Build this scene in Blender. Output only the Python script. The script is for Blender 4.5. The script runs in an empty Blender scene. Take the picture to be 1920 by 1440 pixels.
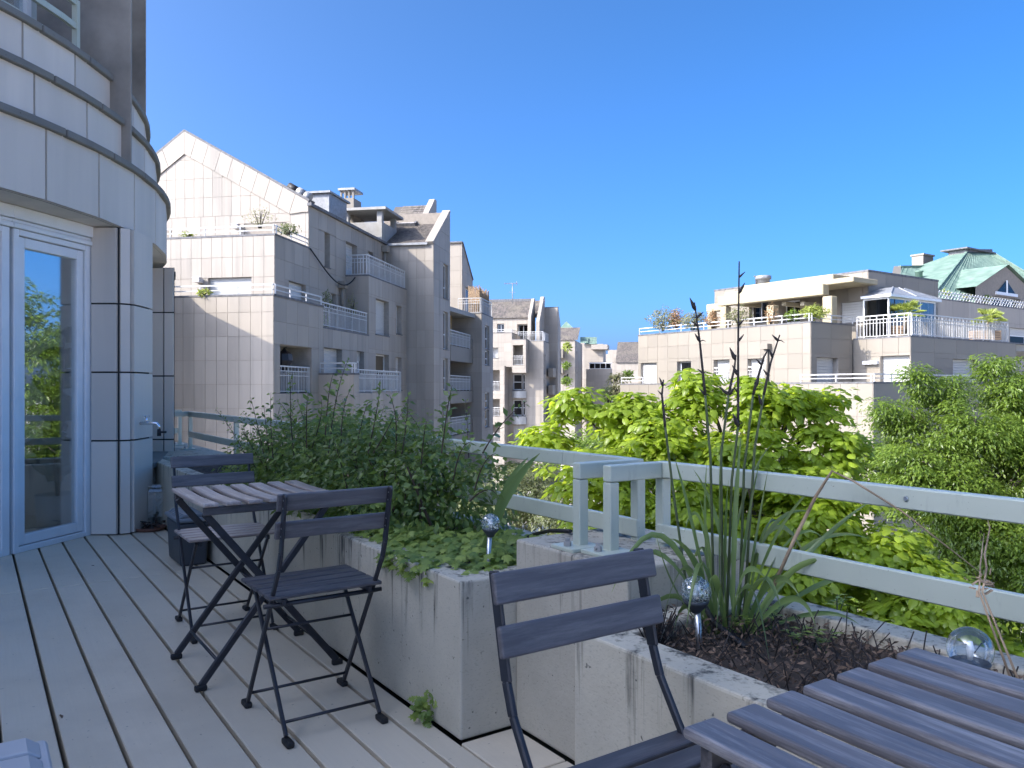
import bpy, bmesh, math, random
import numpy as np
from mathutils import Vector, Matrix

R = math.radians
SC = bpy.context.scene
COL = SC.collection
rnd = random.Random(7)
nrg = np.random.default_rng(11)

# ------------------------------------------------------------------ camera, sky, sun, exposure
F, CX, CY, H = 1480.0, 960.0, 728.0, 1.12        # focal length and horizon of the photograph (1920 px wide), eye height
cam_d = bpy.data.cameras.new("camera"); cam = bpy.data.objects.new("camera", cam_d); COL.objects.link(cam)
cam.location = (0, 0, H); cam.rotation_euler = (R(90), 0, 0)
cam_d.sensor_width = 36.0; cam_d.lens = F / 1920 * 36.0; cam_d.shift_y = (CY - 720) / 1920
cam_d.clip_start = 0.05; cam_d.clip_end = 3000
SC.camera = cam

SUN_AZ, SUN_EL = 246.0, 36.0      # compass-like: clockwise from +Y
world = bpy.data.worlds.new("World"); SC.world = world; world.use_nodes = True
nt = world.node_tree; nt.nodes.clear()
sky = nt.nodes.new("ShaderNodeTexSky"); sky.sky_type = 'NISHITA'; sky.sun_disc = False
sky.sun_elevation = R(SUN_EL); sky.sun_rotation = R(SUN_AZ)
sky.altitude = 100; sky.air_density = 0.29; sky.dust_density = 4.3; sky.ozone_density = 6.8
hsv = nt.nodes.new("ShaderNodeHueSaturation"); hsv.inputs['Saturation'].default_value = 1.22; hsv.inputs['Hue'].default_value = 0.494
bg = nt.nodes.new("ShaderNodeBackground"); bg.inputs['Strength'].default_value = 0.15
out = nt.nodes.new("ShaderNodeOutputWorld")
nt.links.new(sky.outputs[0], hsv.inputs['Color']); nt.links.new(hsv.outputs[0], bg.inputs[0]); nt.links.new(bg.outputs[0], out.inputs[0])

sun_d = bpy.data.lights.new("sun", 'SUN'); sun_d.energy = 2.0; sun_d.angle = R(0.5); sun_d.color = (1.0, 0.91, 0.78)
sun = bpy.data.objects.new("sun", sun_d); COL.objects.link(sun)
to_sun = Vector((math.sin(R(SUN_AZ)) * math.cos(R(SUN_EL)), math.cos(R(SUN_AZ)) * math.cos(R(SUN_EL)), math.sin(R(SUN_EL))))
sun.rotation_euler = to_sun.to_track_quat('Z', 'Y').to_euler()
vs = SC.view_settings; vs.view_transform = 'Standard'; vs.look = 'None'; vs.exposure = 2.1; vs.gamma = 1.0; vs.use_curve_mapping = False
SC.cycles.max_bounces = 8; SC.cycles.diffuse_bounces = 4; SC.cycles.transparent_max_bounces = 12

# ------------------------------------------------------------------ frames: terrace (a along the boards, b towards the rail), street (u, v)
A2 = (-0.565, 0.825); B2 = (0.825, 0.565)
ROT_A = math.atan2(A2[1], A2[0])
TH = math.atan2(286, F); U2 = (math.sin(TH), math.cos(TH)); V2 = (math.cos(TH), -math.sin(TH))
def W(a, b, z=0.0): return (a * A2[0] + b * B2[0], a * A2[1] + b * B2[1], z)
def S(u, v, z=0.0): return (u * U2[0] + v * V2[0], u * U2[1] + v * V2[1], z)
def T_(px): return (px - CX) / F
def at(px, py, d): return (T_(px) * d, d, H + (CY - py) * d / F)
def u_on_v(px, v):                     # where the sight line of a column meets the street plane v
    t = T_(px); return v * (U2[1] * t - U2[0]) / (V2[0] - V2[1] * t) if False else v * (V2[1] * t - V2[0]) / (U2[0] - U2[1] * t)
def v_on_u(px, u):
    t = T_(px); return u * (U2[1] * t - U2[0]) / (V2[0] - V2[1] * t)
def zuv(py, u, v): return H + (CY - py) * S(u, v)[1] / F
def a_on_b(px, b):
    t = T_(px); return b * (B2[0] - B2[1] * t) / (A2[1] * t - A2[0])
def b_on_a(px, a):
    t = T_(px); return a * (A2[1] * t - A2[0]) / (B2[0] - B2[1] * t)
def zab(py, a, b): return H + (CY - py) * W(a, b)[1] / F

# ------------------------------------------------------------------ objects
def tag(o, label=None, cat=None, group=None, kind=None):
    if label: o['label'] = label
    if cat: o['category'] = cat
    if group: o['group'] = group
    if kind: o['kind'] = kind
    return o
def thing(name, label, cat, loc=(0, 0, 0), rz=0.0, group=None):
    o = bpy.data.objects.new(name, None); COL.objects.link(o); o.empty_display_size = 0.2
    o.location = loc; o.rotation_euler = (0, 0, rz)
    return tag(o, label, cat, group)
def wloc(p):
    v = Vector((0, 0, 0))
    while p is not None: v += Vector(p.location); p = p.parent
    return v
def kids(o): return [c for c in bpy.data.objects if c.parent is o]
def copy_tree(o, parent=None):
    c = o.copy(); COL.objects.link(c)
    if parent is not None: c.parent = parent
    for k in KIDS.get(o.name, []): copy_tree(k, c)
    return c
KIDS = {}
def link(name, me, parent=None):
    o = bpy.data.objects.new(name, me); COL.objects.link(o)
    if parent is not None:
        o.parent = parent; KIDS.setdefault(parent.name, []).append(o)
    return o

class MB:
    def __init__(s): s.v = []; s.f = []; s.sm = []
    def add(s, vs, fs, smooth=False):
        n = len(s.v); s.v += [tuple(p) for p in vs]
        for f in fs: s.f.append([i + n for i in f]); s.sm.append(smooth)
        return s
    def hexa(s, p): return s.add(p, [(0, 3, 2, 1), (4, 5, 6, 7), (0, 1, 5, 4), (1, 2, 6, 5), (2, 3, 7, 6), (3, 0, 4, 7)])
    def box(s, x0, x1, y0, y1, z0, z1):
        return s.hexa([(x0, y0, z0), (x1, y0, z0), (x1, y1, z0), (x0, y1, z0), (x0, y0, z1), (x1, y0, z1), (x1, y1, z1), (x0, y1, z1)])
    def abox(s, a0, a1, b0, b1, z0, z1, fr=W):
        return s.hexa([fr(a0, b0, z0), fr(a1, b0, z0), fr(a1, b1, z0), fr(a0, b1, z0), fr(a0, b0, z1), fr(a1, b0, z1), fr(a1, b1, z1), fr(a0, b1, z1)])
    def prism(s, poly, vec):
        n = len(poly); vec = Vector(vec)
        top = [tuple(Vector(p) + vec) for p in poly]
        fs = [list(range(n))[::-1], list(range(n, 2 * n))] + [(i, (i + 1) % n, n + (i + 1) % n, n + i) for i in range(n)]
        return s.add(list(poly) + top, fs)
    def bar(s, p, q, w, h, up=(0, 0, 1)):
        p = Vector(p); q = Vector(q); d = (q - p).normalized(); up = Vector(up)
        if abs(d.dot(up)) > 0.99: up = Vector((1, 0, 0))
        x = d.cross(up).normalized() * (w / 2); y = x.cross(d).normalized() * (h / 2)
        return s.hexa([p - x - y, p + x - y, p + x + y, p - x + y, q - x - y, q + x - y, q + x + y, q - x + y])
    def tube(s, pts, r, n=8, caps=True):
        pts = [Vector(p) for p in pts]; m = len(pts)
        rr = r if isinstance(r, (list, tuple)) else [r] * m
        rings = []; prev = None
        for i in range(m):
            d = (pts[min(i + 1, m - 1)] - pts[max(i - 1, 0)]).normalized()
            if prev is None: x = d.orthogonal().normalized()
            else:
                x = prev - d * prev.dot(d)
                x = x.normalized() if x.length > 1e-6 else d.orthogonal().normalized()
            prev = x; y = d.cross(x)
            rings += [tuple(pts[i] + (x * math.cos(2 * math.pi * k / n) + y * math.sin(2 * math.pi * k / n)) * rr[i]) for k in range(n)]
        base = len(s.v); s.v += rings
        for i in range(m - 1):
            for k in range(n):
                s.f.append([base + i * n + k, base + i * n + (k + 1) % n, base + (i + 1) * n + (k + 1) % n, base + (i + 1) * n + k]); s.sm.append(True)
        if caps:
            s.f.append([base + k for k in range(n)][::-1]); s.sm.append(False)
            s.f.append([base + (m - 1) * n + k for k in range(n)]); s.sm.append(False)
        return s
    def lathe(s, prof, n=20, c=(0, 0, 0), smooth=True):
        base = len(s.v)
        for r, z in prof:
            s.v += [(c[0] + r * math.cos(2 * math.pi * k / n), c[1] + r * math.sin(2 * math.pi * k / n), c[2] + z) for k in range(n)]
        for i in range(len(prof) - 1):
            for k in range(n):
                s.f.append([base + i * n + k, base + i * n + (k + 1) % n, base + (i + 1) * n + (k + 1) % n, base + (i + 1) * n + k]); s.sm.append(smooth)
        s.f.append([base + k for k in range(n)][::-1]); s.sm.append(False)
        m = len(prof) - 1
        s.f.append([base + m * n + k for k in range(n)]); s.sm.append(False)
        return s
    def mesh(s, name, off=(0, 0, 0), fix=True):
        me = bpy.data.meshes.new(name)
        ox, oy, oz = off
        me.from_pydata([(x - ox, y - oy, z - oz) for x, y, z in s.v], [], s.f)
        me.polygons.foreach_set('use_smooth', s.sm)
        if fix:
            bm = bmesh.new(); bm.from_mesh(me); bmesh.ops.recalc_face_normals(bm, faces=bm.faces); bm.to_mesh(me); bm.free()
        me.update(); return me
    def build(s, name, mat, parent=None, world=False, bevel=0.0, seg=2, at=None, fix=True):
        off = (0, 0, 0)
        if world and parent is not None: off = wloc(parent)
        elif at is not None: off = at
        me = s.mesh(name, off, fix); me.materials.append(mat)
        o = link(name, me, parent)
        if at is not None and parent is None: o.location = at
        if bevel:
            m = o.modifiers.new('bevel', 'BEVEL'); m.width = bevel; m.segments = seg; m.limit_method = 'ANGLE'; m.angle_limit = R(40)
        return o

# ------------------------------------------------------------------ materials
class NT:
    def __init__(s, name):
        s.m = bpy.data.materials.new(name); s.m.use_nodes = True; s.t = s.m.node_tree; s.n = s.t.nodes
        s.p = s.n['Principled BSDF']; s.out = s.n['Material Output']
    def new(s, t, **k):
        n = s.n.new(t)
        for a, b in k.items(): setattr(n, a, b)
        return n
    def l(s, a, b): s.t.links.new(a, b)
    def pos(s, scale=(1, 1, 1), obj=False):
        src = s.new('ShaderNodeTexCoord').outputs['Object'] if obj else s.new('ShaderNodeNewGeometry').outputs['Position']
        mp = s.new('ShaderNodeMapping'); mp.inputs['Scale'].default_value = scale; s.l(src, mp.inputs['Vector']); return mp.outputs[0]
    def noise(s, vec, scale, detail=4, rough=0.55):
        n = s.new('ShaderNodeTexNoise'); n.inputs['Scale'].default_value = scale; n.inputs['Detail'].default_value = detail; n.inputs['Roughness'].default_value = rough
        s.l(vec, n.inputs['Vector']); return n.outputs['Fac']
    def ramp(s, fac, a, b, ca=0.0, cb=1.0):
        n = s.new('ShaderNodeMapRange'); n.inputs[1].default_value = a; n.inputs[2].default_value = b; n.inputs[3].default_value = ca; n.inputs[4].default_value = cb
        s.l(fac, n.inputs[0]); return n.outputs[0]
    def mul(s, a, b, op='MULTIPLY'):
        n = s.new('ShaderNodeMath', operation=op)
        for i, x in enumerate((a, b)):
            if isinstance(x, (int, float)): n.inputs[i].default_value = x
            else: s.l(x, n.inputs[i])
        return n.outputs[0]
    def mix(s, fac, c1, c2, blend='MIX'):
        n = s.new('ShaderNodeMix', data_type='RGBA', blend_type=blend)
        if isinstance(fac, (int, float)): n.inputs[0].default_value = fac
        else: s.l(fac, n.inputs[0])
        for i, c in ((6, c1), (7, c2)):
            if isinstance(c, tuple): n.inputs[i].default_value = (*c, 1)
            else: s.l(c, n.inputs[i])
        return n.outputs[2]
    def bump(s, h, strength=0.2, dist=0.01):
        n = s.new('ShaderNodeBump'); n.inputs['Strength'].default_value = strength; n.inputs['Distance'].default_value = dist
        s.l(h, n.inputs['Height']); s.l(n.outputs[0], s.p.inputs['Normal'])
    def each(s):                          # a random value for each object or island
        o = s.new('ShaderNodeObjectInfo').outputs['Random']; g = s.new('ShaderNodeNewGeometry').outputs['Random Per Island']
        return s.mul(s.mul(o, g, 'ADD'), 1.0, 'MODULO')
    def fin(s, col=None, rough=0.6, metal=0.0, spec=0.5):
        if col is not None:
            if isinstance(col, tuple): s.p.inputs['Base Color'].default_value = (*col, 1)
            else: s.l(col, s.p.inputs['Base Color'])
        if isinstance(rough, (int, float)): s.p.inputs['Roughness'].default_value = rough
        else: s.l(rough, s.p.inputs['Roughness'])
        s.p.inputs['Metallic'].default_value = metal; s.p.inputs['Specular IOR Level'].default_value = spec
        return s.m

def plain(name, col, rough=0.5, metal=0.0, var=0.08, scale=6.0, spec=0.5):
    n = NT(name); f = n.noise(n.pos(), scale, 5)
    d = tuple(c * (1 - var * 2) for c in col); b = tuple(min(1, c * (1 + var)) for c in col)
    n.p.inputs['Base Color'].default_value = (*col, 1)
    return n.fin(n.mix(n.ramp(f, .3, .7), d, b), n.ramp(f, .2, .8, max(.05, rough - .08), min(1, rough + .1)), metal, spec)
def stone(name, base, dirt, amount=0.5):
    n = NT(name); e = n.each(); p = n.pos()
    c = n.mix(n.ramp(e, 0, 1), tuple(x * .88 for x in base), tuple(min(1, x * 1.06) for x in base))
    c = n.mix(n.ramp(n.noise(p, 0.9, 6), .35, .75, 0, .35), c, tuple(x * .86 for x in base))
    st = n.mul(n.ramp(n.noise(n.pos((2.2, 2.2, .16)), 1.0, 5, .6), .46, .72), n.ramp(n.noise(p, .25, 3), .36, .6))
    c = n.mix(n.mul(st, amount), c, dirt)
    n.bump(n.noise(p, 60, 3), .06, .003)
    return n.fin(c, .62, 0, .35)
def concrete(name, base, ztop=None, stain=0.8):
    n = NT(name); p = n.pos()
    c = n.mix(n.ramp(n.noise(p, 3.0, 6), .35, .7), tuple(x * .86 for x in base), tuple(x * 1.1 for x in base))
    c = n.mix(n.ramp(n.noise(p, .9, 4), .45, .7, 0, .45), c, (base[0] * .98, base[1] * .93, base[2] * .80))
    pit = n.ramp(n.noise(p, 46, 2), .70, .74)
    c = n.mix(n.mul(pit, .75), c, (.07, .07, .065))
    c = n.mix(n.ramp(n.noise(n.pos((1, 1, 2.5)), 90, 2), .56, .7, 0, .25), c, (.16, .16, .15))
    if ztop is not None:
        z = n.new('ShaderNodeSeparateXYZ'); n.l(n.new('ShaderNodeNewGeometry').outputs['Position'], z.inputs[0])
        g = n.ramp(z.outputs[2], ztop - .38, ztop, 0, 1)
        s1 = n.ramp(n.mul(n.noise(n.pos((1, 1, .03)), 15, 4, .75), n.mul(g, .16), 'ADD'), .655, .78)
        brk = n.ramp(n.noise(n.pos((4, 4, 1)), 9, 4), .30, .55)
        c = n.mix(n.mul(n.mul(s1, brk), stain), c, (.055, .055, .05))
    n.bump(n.mul(n.noise(p, 55, 4), pit, 'SUBTRACT'), .35, .004)
    return n.fin(c, .82, 0, .25)
def wood(name, base, worn, wamt=0.5, rough=0.42, axis='x'):
    q = lambda a, b: (a, b, b) if axis == 'x' else (b, a, b)
    n = NT(name); p = n.pos(q(1.4, 30), obj=True)
    g = n.noise(p, 2.6, 6, .65)
    c = n.mix(n.ramp(g, .35, .7), base, tuple(x * 1.7 for x in base))
    w = n.mul(n.ramp(n.noise(n.pos(q(1.6, 16), obj=True), 3.2, 6, .7), .47, .68), wamt)
    c = n.mix(w, c, worn)
    e = n.each(); c = n.mix(n.ramp(e, 0, 1, 0, .25), c, tuple(x * .8 for x in base))
    n.bump(g, .25, .002)
    return n.fin(c, n.ramp(g, .3, .7, rough - .08, rough + .16), 0, .5)
def leaf(name, c1, c2, trans=0.45, rough=0.45, tcol=None):
    n = NT(name); e = n.new('ShaderNodeNewGeometry').outputs['Random Per Island']
    c = n.mix(n.mul(e, 1.5, 'POWER'), tuple(x * .72 for x in c1), tuple(x * 1.1 for x in c2))
    c = n.mix(n.ramp(n.noise(n.pos(), 1.1, 3), .35, .7, 0, .6), c, tuple((x + y) * .38 for x, y in zip(c1, c2)))
    n.fin(c, rough, 0, .5)
    t = n.new('ShaderNodeBsdfTranslucent'); n.l(n.mix(.75, c, tcol or tuple(min(1, x * 2.2) for x in c2)), t.inputs['Color'])
    m = n.new('ShaderNodeMixShader'); m.inputs[0].default_value = trans
    n.l(n.p.outputs[0], m.inputs[1]); n.l(t.outputs[0], m.inputs[2]); n.l(m.outputs[0], n.out.inputs['Surface'])
    return n.m
def glass(name, tint=(.9, .95, .95), refl=1.0, dark=False):
    n = NT(name); n.n.remove(n.p)
    fr = n.new('ShaderNodeFresnel'); fr.inputs[0].default_value = 1.6
    gl = n.new('ShaderNodeBsdfGlossy'); gl.inputs['Roughness'].default_value = 0.01; gl.inputs['Color'].default_value = (1, 1, 1, 1)
    tr = n.new('ShaderNodeBsdfTransparent'); tr.inputs['Color'].default_value = (*tint, 1)
    m = n.new('ShaderNodeMixShader'); f = n.ramp(fr.outputs[0], 0, 1, .05, refl)
    n.l(f, m.inputs[0]); n.l(tr.outputs[0], m.inputs[1]); n.l(gl.outputs[0], m.inputs[2]); n.l(m.outputs[0], n.out.inputs['Surface'])
    return n.m

M = {}
M['stone'] = stone('pale_stone', (.342, .304, .256), (.19, .18, .16), .7)
M['stone_white'] = stone('white_stone', (.24, .214, .176), (.18, .17, .15), .45)
M['stone_near'] = stone('grey_white_stone', (.68, .61, .53), (.42, .39, .34), .7)
M['joint'] = plain('wall_joint', (.27, .235, .195), .9)
M['joint_near'] = plain('open_joint', (.03, .03, .03), .9)
M['coping'] = plain('dark_coping', (.13, .13, .135), .7, var=.25)
M['coping_near'] = concrete('weathered_coping', (.20, .195, .18), None)
M['column'] = plain('grey_column', (.33, .295, .25), .8, var=.25, scale=1.6)
M['slate'] = None
M['shutter'] = plain('white_shutter', (.46, .46, .44), .5, var=.03)
M['white'] = plain('white_paint', (.74, .75, .75), .4, var=.03)
M['rail_far'] = plain('pale_rail_paint', (.5, .5, .49), .45, var=.05)
def railpaint():
    n = NT('pale_green_grey_paint'); p = n.pos()
    c = n.mix(n.ramp(n.noise(p, 4, 5), .3, .7), (.43, .465, .38), (.48, .515, .43))
    c = n.mix(n.mul(n.ramp(n.noise(n.pos((1, 1, .25)), 22, 5, .7), .58, .72), .38), c, (.22, .23, .20))
    c = n.mix(n.ramp(n.noise(p, 120, 2), .72, .76, 0, .6), c, (.16, .13, .10))
    return n.fin(c, n.ramp(n.noise(p, 9, 4), .3, .7, .3, .5), 0, .5)
M['rail'] = railpaint()
M['reveal'] = plain('plain_reveal', (.33, .30, .26), .7)
M['render'] = plain('cream_render', (.34, .29, .19), .75, var=.05)
M['dark'] = plain('dark_metal', (.022, .023, .03), .38, var=.15, scale=30)
M['zinc'] = plain('grey_zinc', (.27, .28, .29), .5, .2, var=.15)
M['conc_grey'] = concrete('grey_concrete', (.34, .335, .32), None)
M['copper'] = None
M['pane_far'] = glass('far_pane', (.22, .24, .25), .2)
M['pane'] = glass('door_pane', (.95, .97, .96), .62)
M['ground'] = plain('pale_paving', (.46, .43, .38), .9, var=.15, scale=.3)
M['lawn'] = plain('lawn', (.07, .12, .03), .9, var=.3, scale=.6)
M['steel'] = plain('brushed_steel', (.62, .63, .63), .28, .9, var=.05)
M['chrome'] = plain('chrome', (.75, .76, .78), .14, 1.0, var=.02)
M['bark'] = plain('bark', (.13, .11, .085), .9, var=.3, scale=9)
M['bark_dark'] = plain('dark_bark', (.055, .045, .035), .9, var=.3, scale=9)
M['plastic_dark'] = plain('dark_grey_plastic', (.045, .052, .062), .45, var=.08)
M['plastic_light'] = plain('light_grey_plastic', (.50, .49, .49), .4, var=.05)
M['plastic_mid'] = plain('mid_grey_plastic', (.16, .18, .205), .4, var=.05)
M['terracotta'] = plain('terracotta', (.19, .085, .055), .8, var=.2)
M['black'] = plain('black_rubber', (.012, .012, .013), .6)
M['reed'] = plain('reed', (.42, .30, .19), .9, var=.3, scale=14)
M['bamboo'] = plain('bamboo_mat', (.50, .36, .18), .8, var=.2, scale=14)
M['planter_wood'] = plain('orange_planter_wood', (.36, .24, .15), .7, var=.15)
M['soil'] = plain('dark_soil', (.06, .045, .035), .95, var=.35, scale=30)
def slate():
    n = NT('slate_tiles'); e = n.each(); p = n.pos()
    c = n.mix(e, (.075, .068, .062), (.17, .145, .125))
    c = n.mix(n.ramp(n.noise(p, .7, 5), .45, .7, 0, .6), c, (.20, .175, .13))
    c = n.mix(n.ramp(n.noise(n.pos((.3, .3, 1)), 9, 3), .5, .7, 0, .5), c, (.06, .055, .055))
    return n.fin(c, .7)
M['slate'] = slate()
def copper():
    n = NT('green_copper'); p = n.pos()
    c = n.mix(n.ramp(n.noise(n.pos((1.6, 1.6, .25)), .9, 6), .35, .68), (.105, .175, .135), (.19, .27, .21))
    c = n.mix(n.ramp(n.noise(p, .5, 5), .52, .7, 0, .6), c, (.10, .13, .11))
    return n.fin(c, .7)
M['copper'] = copper()
def deckmat():
    n = NT('composite_board'); e = n.each()
    p = n.pos((1.2, 40, 40), obj=True); g = n.noise(p, 3, 5, .6)
    c = n.mix(e, (.57, .505, .395), (.68, .59, .455))
    c = n.mix(n.ramp(g, .4, .7, 0, .22), c, (.53, .455, .35))
    c = n.mix(n.ramp(n.noise(n.pos(), 1.3, 6, .65), .48, .72, 0, .5), c, (.42, .36, .28))
    c = n.mix(n.ramp(n.noise(n.pos(), 46, 2), .70, .73, 0, .5), c, (.09, .085, .08))
    n.bump(g, .12, .001)
    return n.fin(c, n.ramp(n.noise(n.pos(), 2.2, 4), .3, .7, .36, .55), 0, .45)
M['deck'] = deckmat()
M['planter'] = concrete('cast_concrete', (.53, .485, .39), .505, .95)
M['block'] = concrete('stained_concrete', (.46, .42, .34), .62, .95)
M['pier'] = concrete('rough_concrete', (.47, .42, .34), 2.3, .5)
M['top_sheen'] = wood('sky_sheen_table_wood', (.24, .19, .165), (.56, .48, .42), .9, .36)  # worn wood, lightened so the colour carries the sky's reflected sheen
M['seat_sheen'] = wood('sky_sheen_seat_wood', (.22, .18, .165), (.54, .47, .42), .9, .34, 'y')  # far chair's seat, same sky sheen painted into the wood colour
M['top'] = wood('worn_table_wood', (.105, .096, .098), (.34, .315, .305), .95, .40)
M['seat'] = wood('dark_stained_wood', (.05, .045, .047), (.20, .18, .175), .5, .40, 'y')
M['back'] = wood('stained_back_wood', (.080, .074, .078), (.24, .22, .215), .55, .46, 'y')
M['catalpa'] = leaf('broad_leaf', (.17, .25, .03), (.31, .41, .055), .55, .38, (.70, .84, .06))
M['tree'] = leaf('small_leaf', (.075, .13, .022), (.18, .255, .04), .40, .36, (.34, .50, .05))
M['hedge'] = leaf('grey_leaf', (.085, .11, .05), (.17, .19, .075), .3, .5)
M['shrub'] = leaf('shrub_leaf', (.085, .14, .034), (.21, .285, .07), .38, .34, (.34, .47, .08))
M['cover'] = leaf('cover_leaf', (.16, .26, .06), (.33, .40, .085), .35, .42, (.42, .55, .08))
M['flax'] = leaf('flax_leaf', (.13, .20, .07), (.24, .32, .11), .35, .34, (.36, .48, .12))
M['indoor'] = leaf('indoor_leaf', (.03, .055, .02), (.07, .10, .035), .15, .3)
M['stalk'] = plain('dry_stalk', (.035, .026, .022), .7, var=.3, scale=20)
M['stalk_green'] = plain('green_stalk', (.075, .10, .035), .6, var=.2, scale=20)
M['stem'] = plain('shrub_stem', (.07, .045, .03), .8, var=.2, scale=20)
M['litter'] = leaf('dry_litter', (.07, .048, .035), (.24, .155, .10), .1, .8)
M['palm'] = leaf('palm_leaf', (.16, .22, .04), (.34, .38, .08), .35, .5)
M['olive'] = leaf('olive_leaf', (.12, .14, .06), (.26, .25, .12), .3, .5)
M['russet'] = leaf('russet_leaf', (.22, .13, .06), (.36, .22, .11), .3, .6)
# ------------------------------------------------------------------ clad walls
def clip(poly, cv):
    """poly clipped by the convex polygon cv (counter-clockwise)"""
    for i in range(len(cv)):
        (x0, y0), (x1, y1) = cv[i], cv[(i + 1) % len(cv)]
        ins = lambda p: (x1 - x0) * (p[1] - y0) - (y1 - y0) * (p[0] - x0) >= -1e-9
        outp = []
        for j in range(len(poly)):
            p, q = poly[j - 1], poly[j]
            if ins(p) != ins(q):
                d1 = (x1 - x0) * (p[1] - y0) - (y1 - y0) * (p[0] - x0); d2 = (x1 - x0) * (q[1] - y0) - (y1 - y0) * (q[0] - x0)
                t = d1 / (d1 - d2); outp.append((p[0] + (q[0] - p[0]) * t, p[1] + (q[1] - p[1]) * t))
            if ins(q): outp.append(q)
        poly = outp
        if len(poly) < 3: return []
    return poly
def area(p): return abs(sum(p[i - 1][0] * p[i][1] - p[i][0] * p[i - 1][1] for i in range(len(p)))) / 2
def cut(rects, o):
    res = []
    for (x0, x1, z0, z1) in rects:
        a0, a1, b0, b1 = max(x0, o[0]), min(x1, o[1]), max(z0, o[2]), min(z1, o[3])
        if a0 >= a1 or b0 >= b1: res.append((x0, x1, z0, z1)); continue
        if b0 > z0: res.append((x0, x1, z0, b0))
        if b1 < z1: res.append((x0, x1, b1, z1))
        if a0 > x0: res.append((x0, a0, b0, b1))
        if a1 < x1: res.append((a1, x1, b0, b1))
    return res

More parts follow.
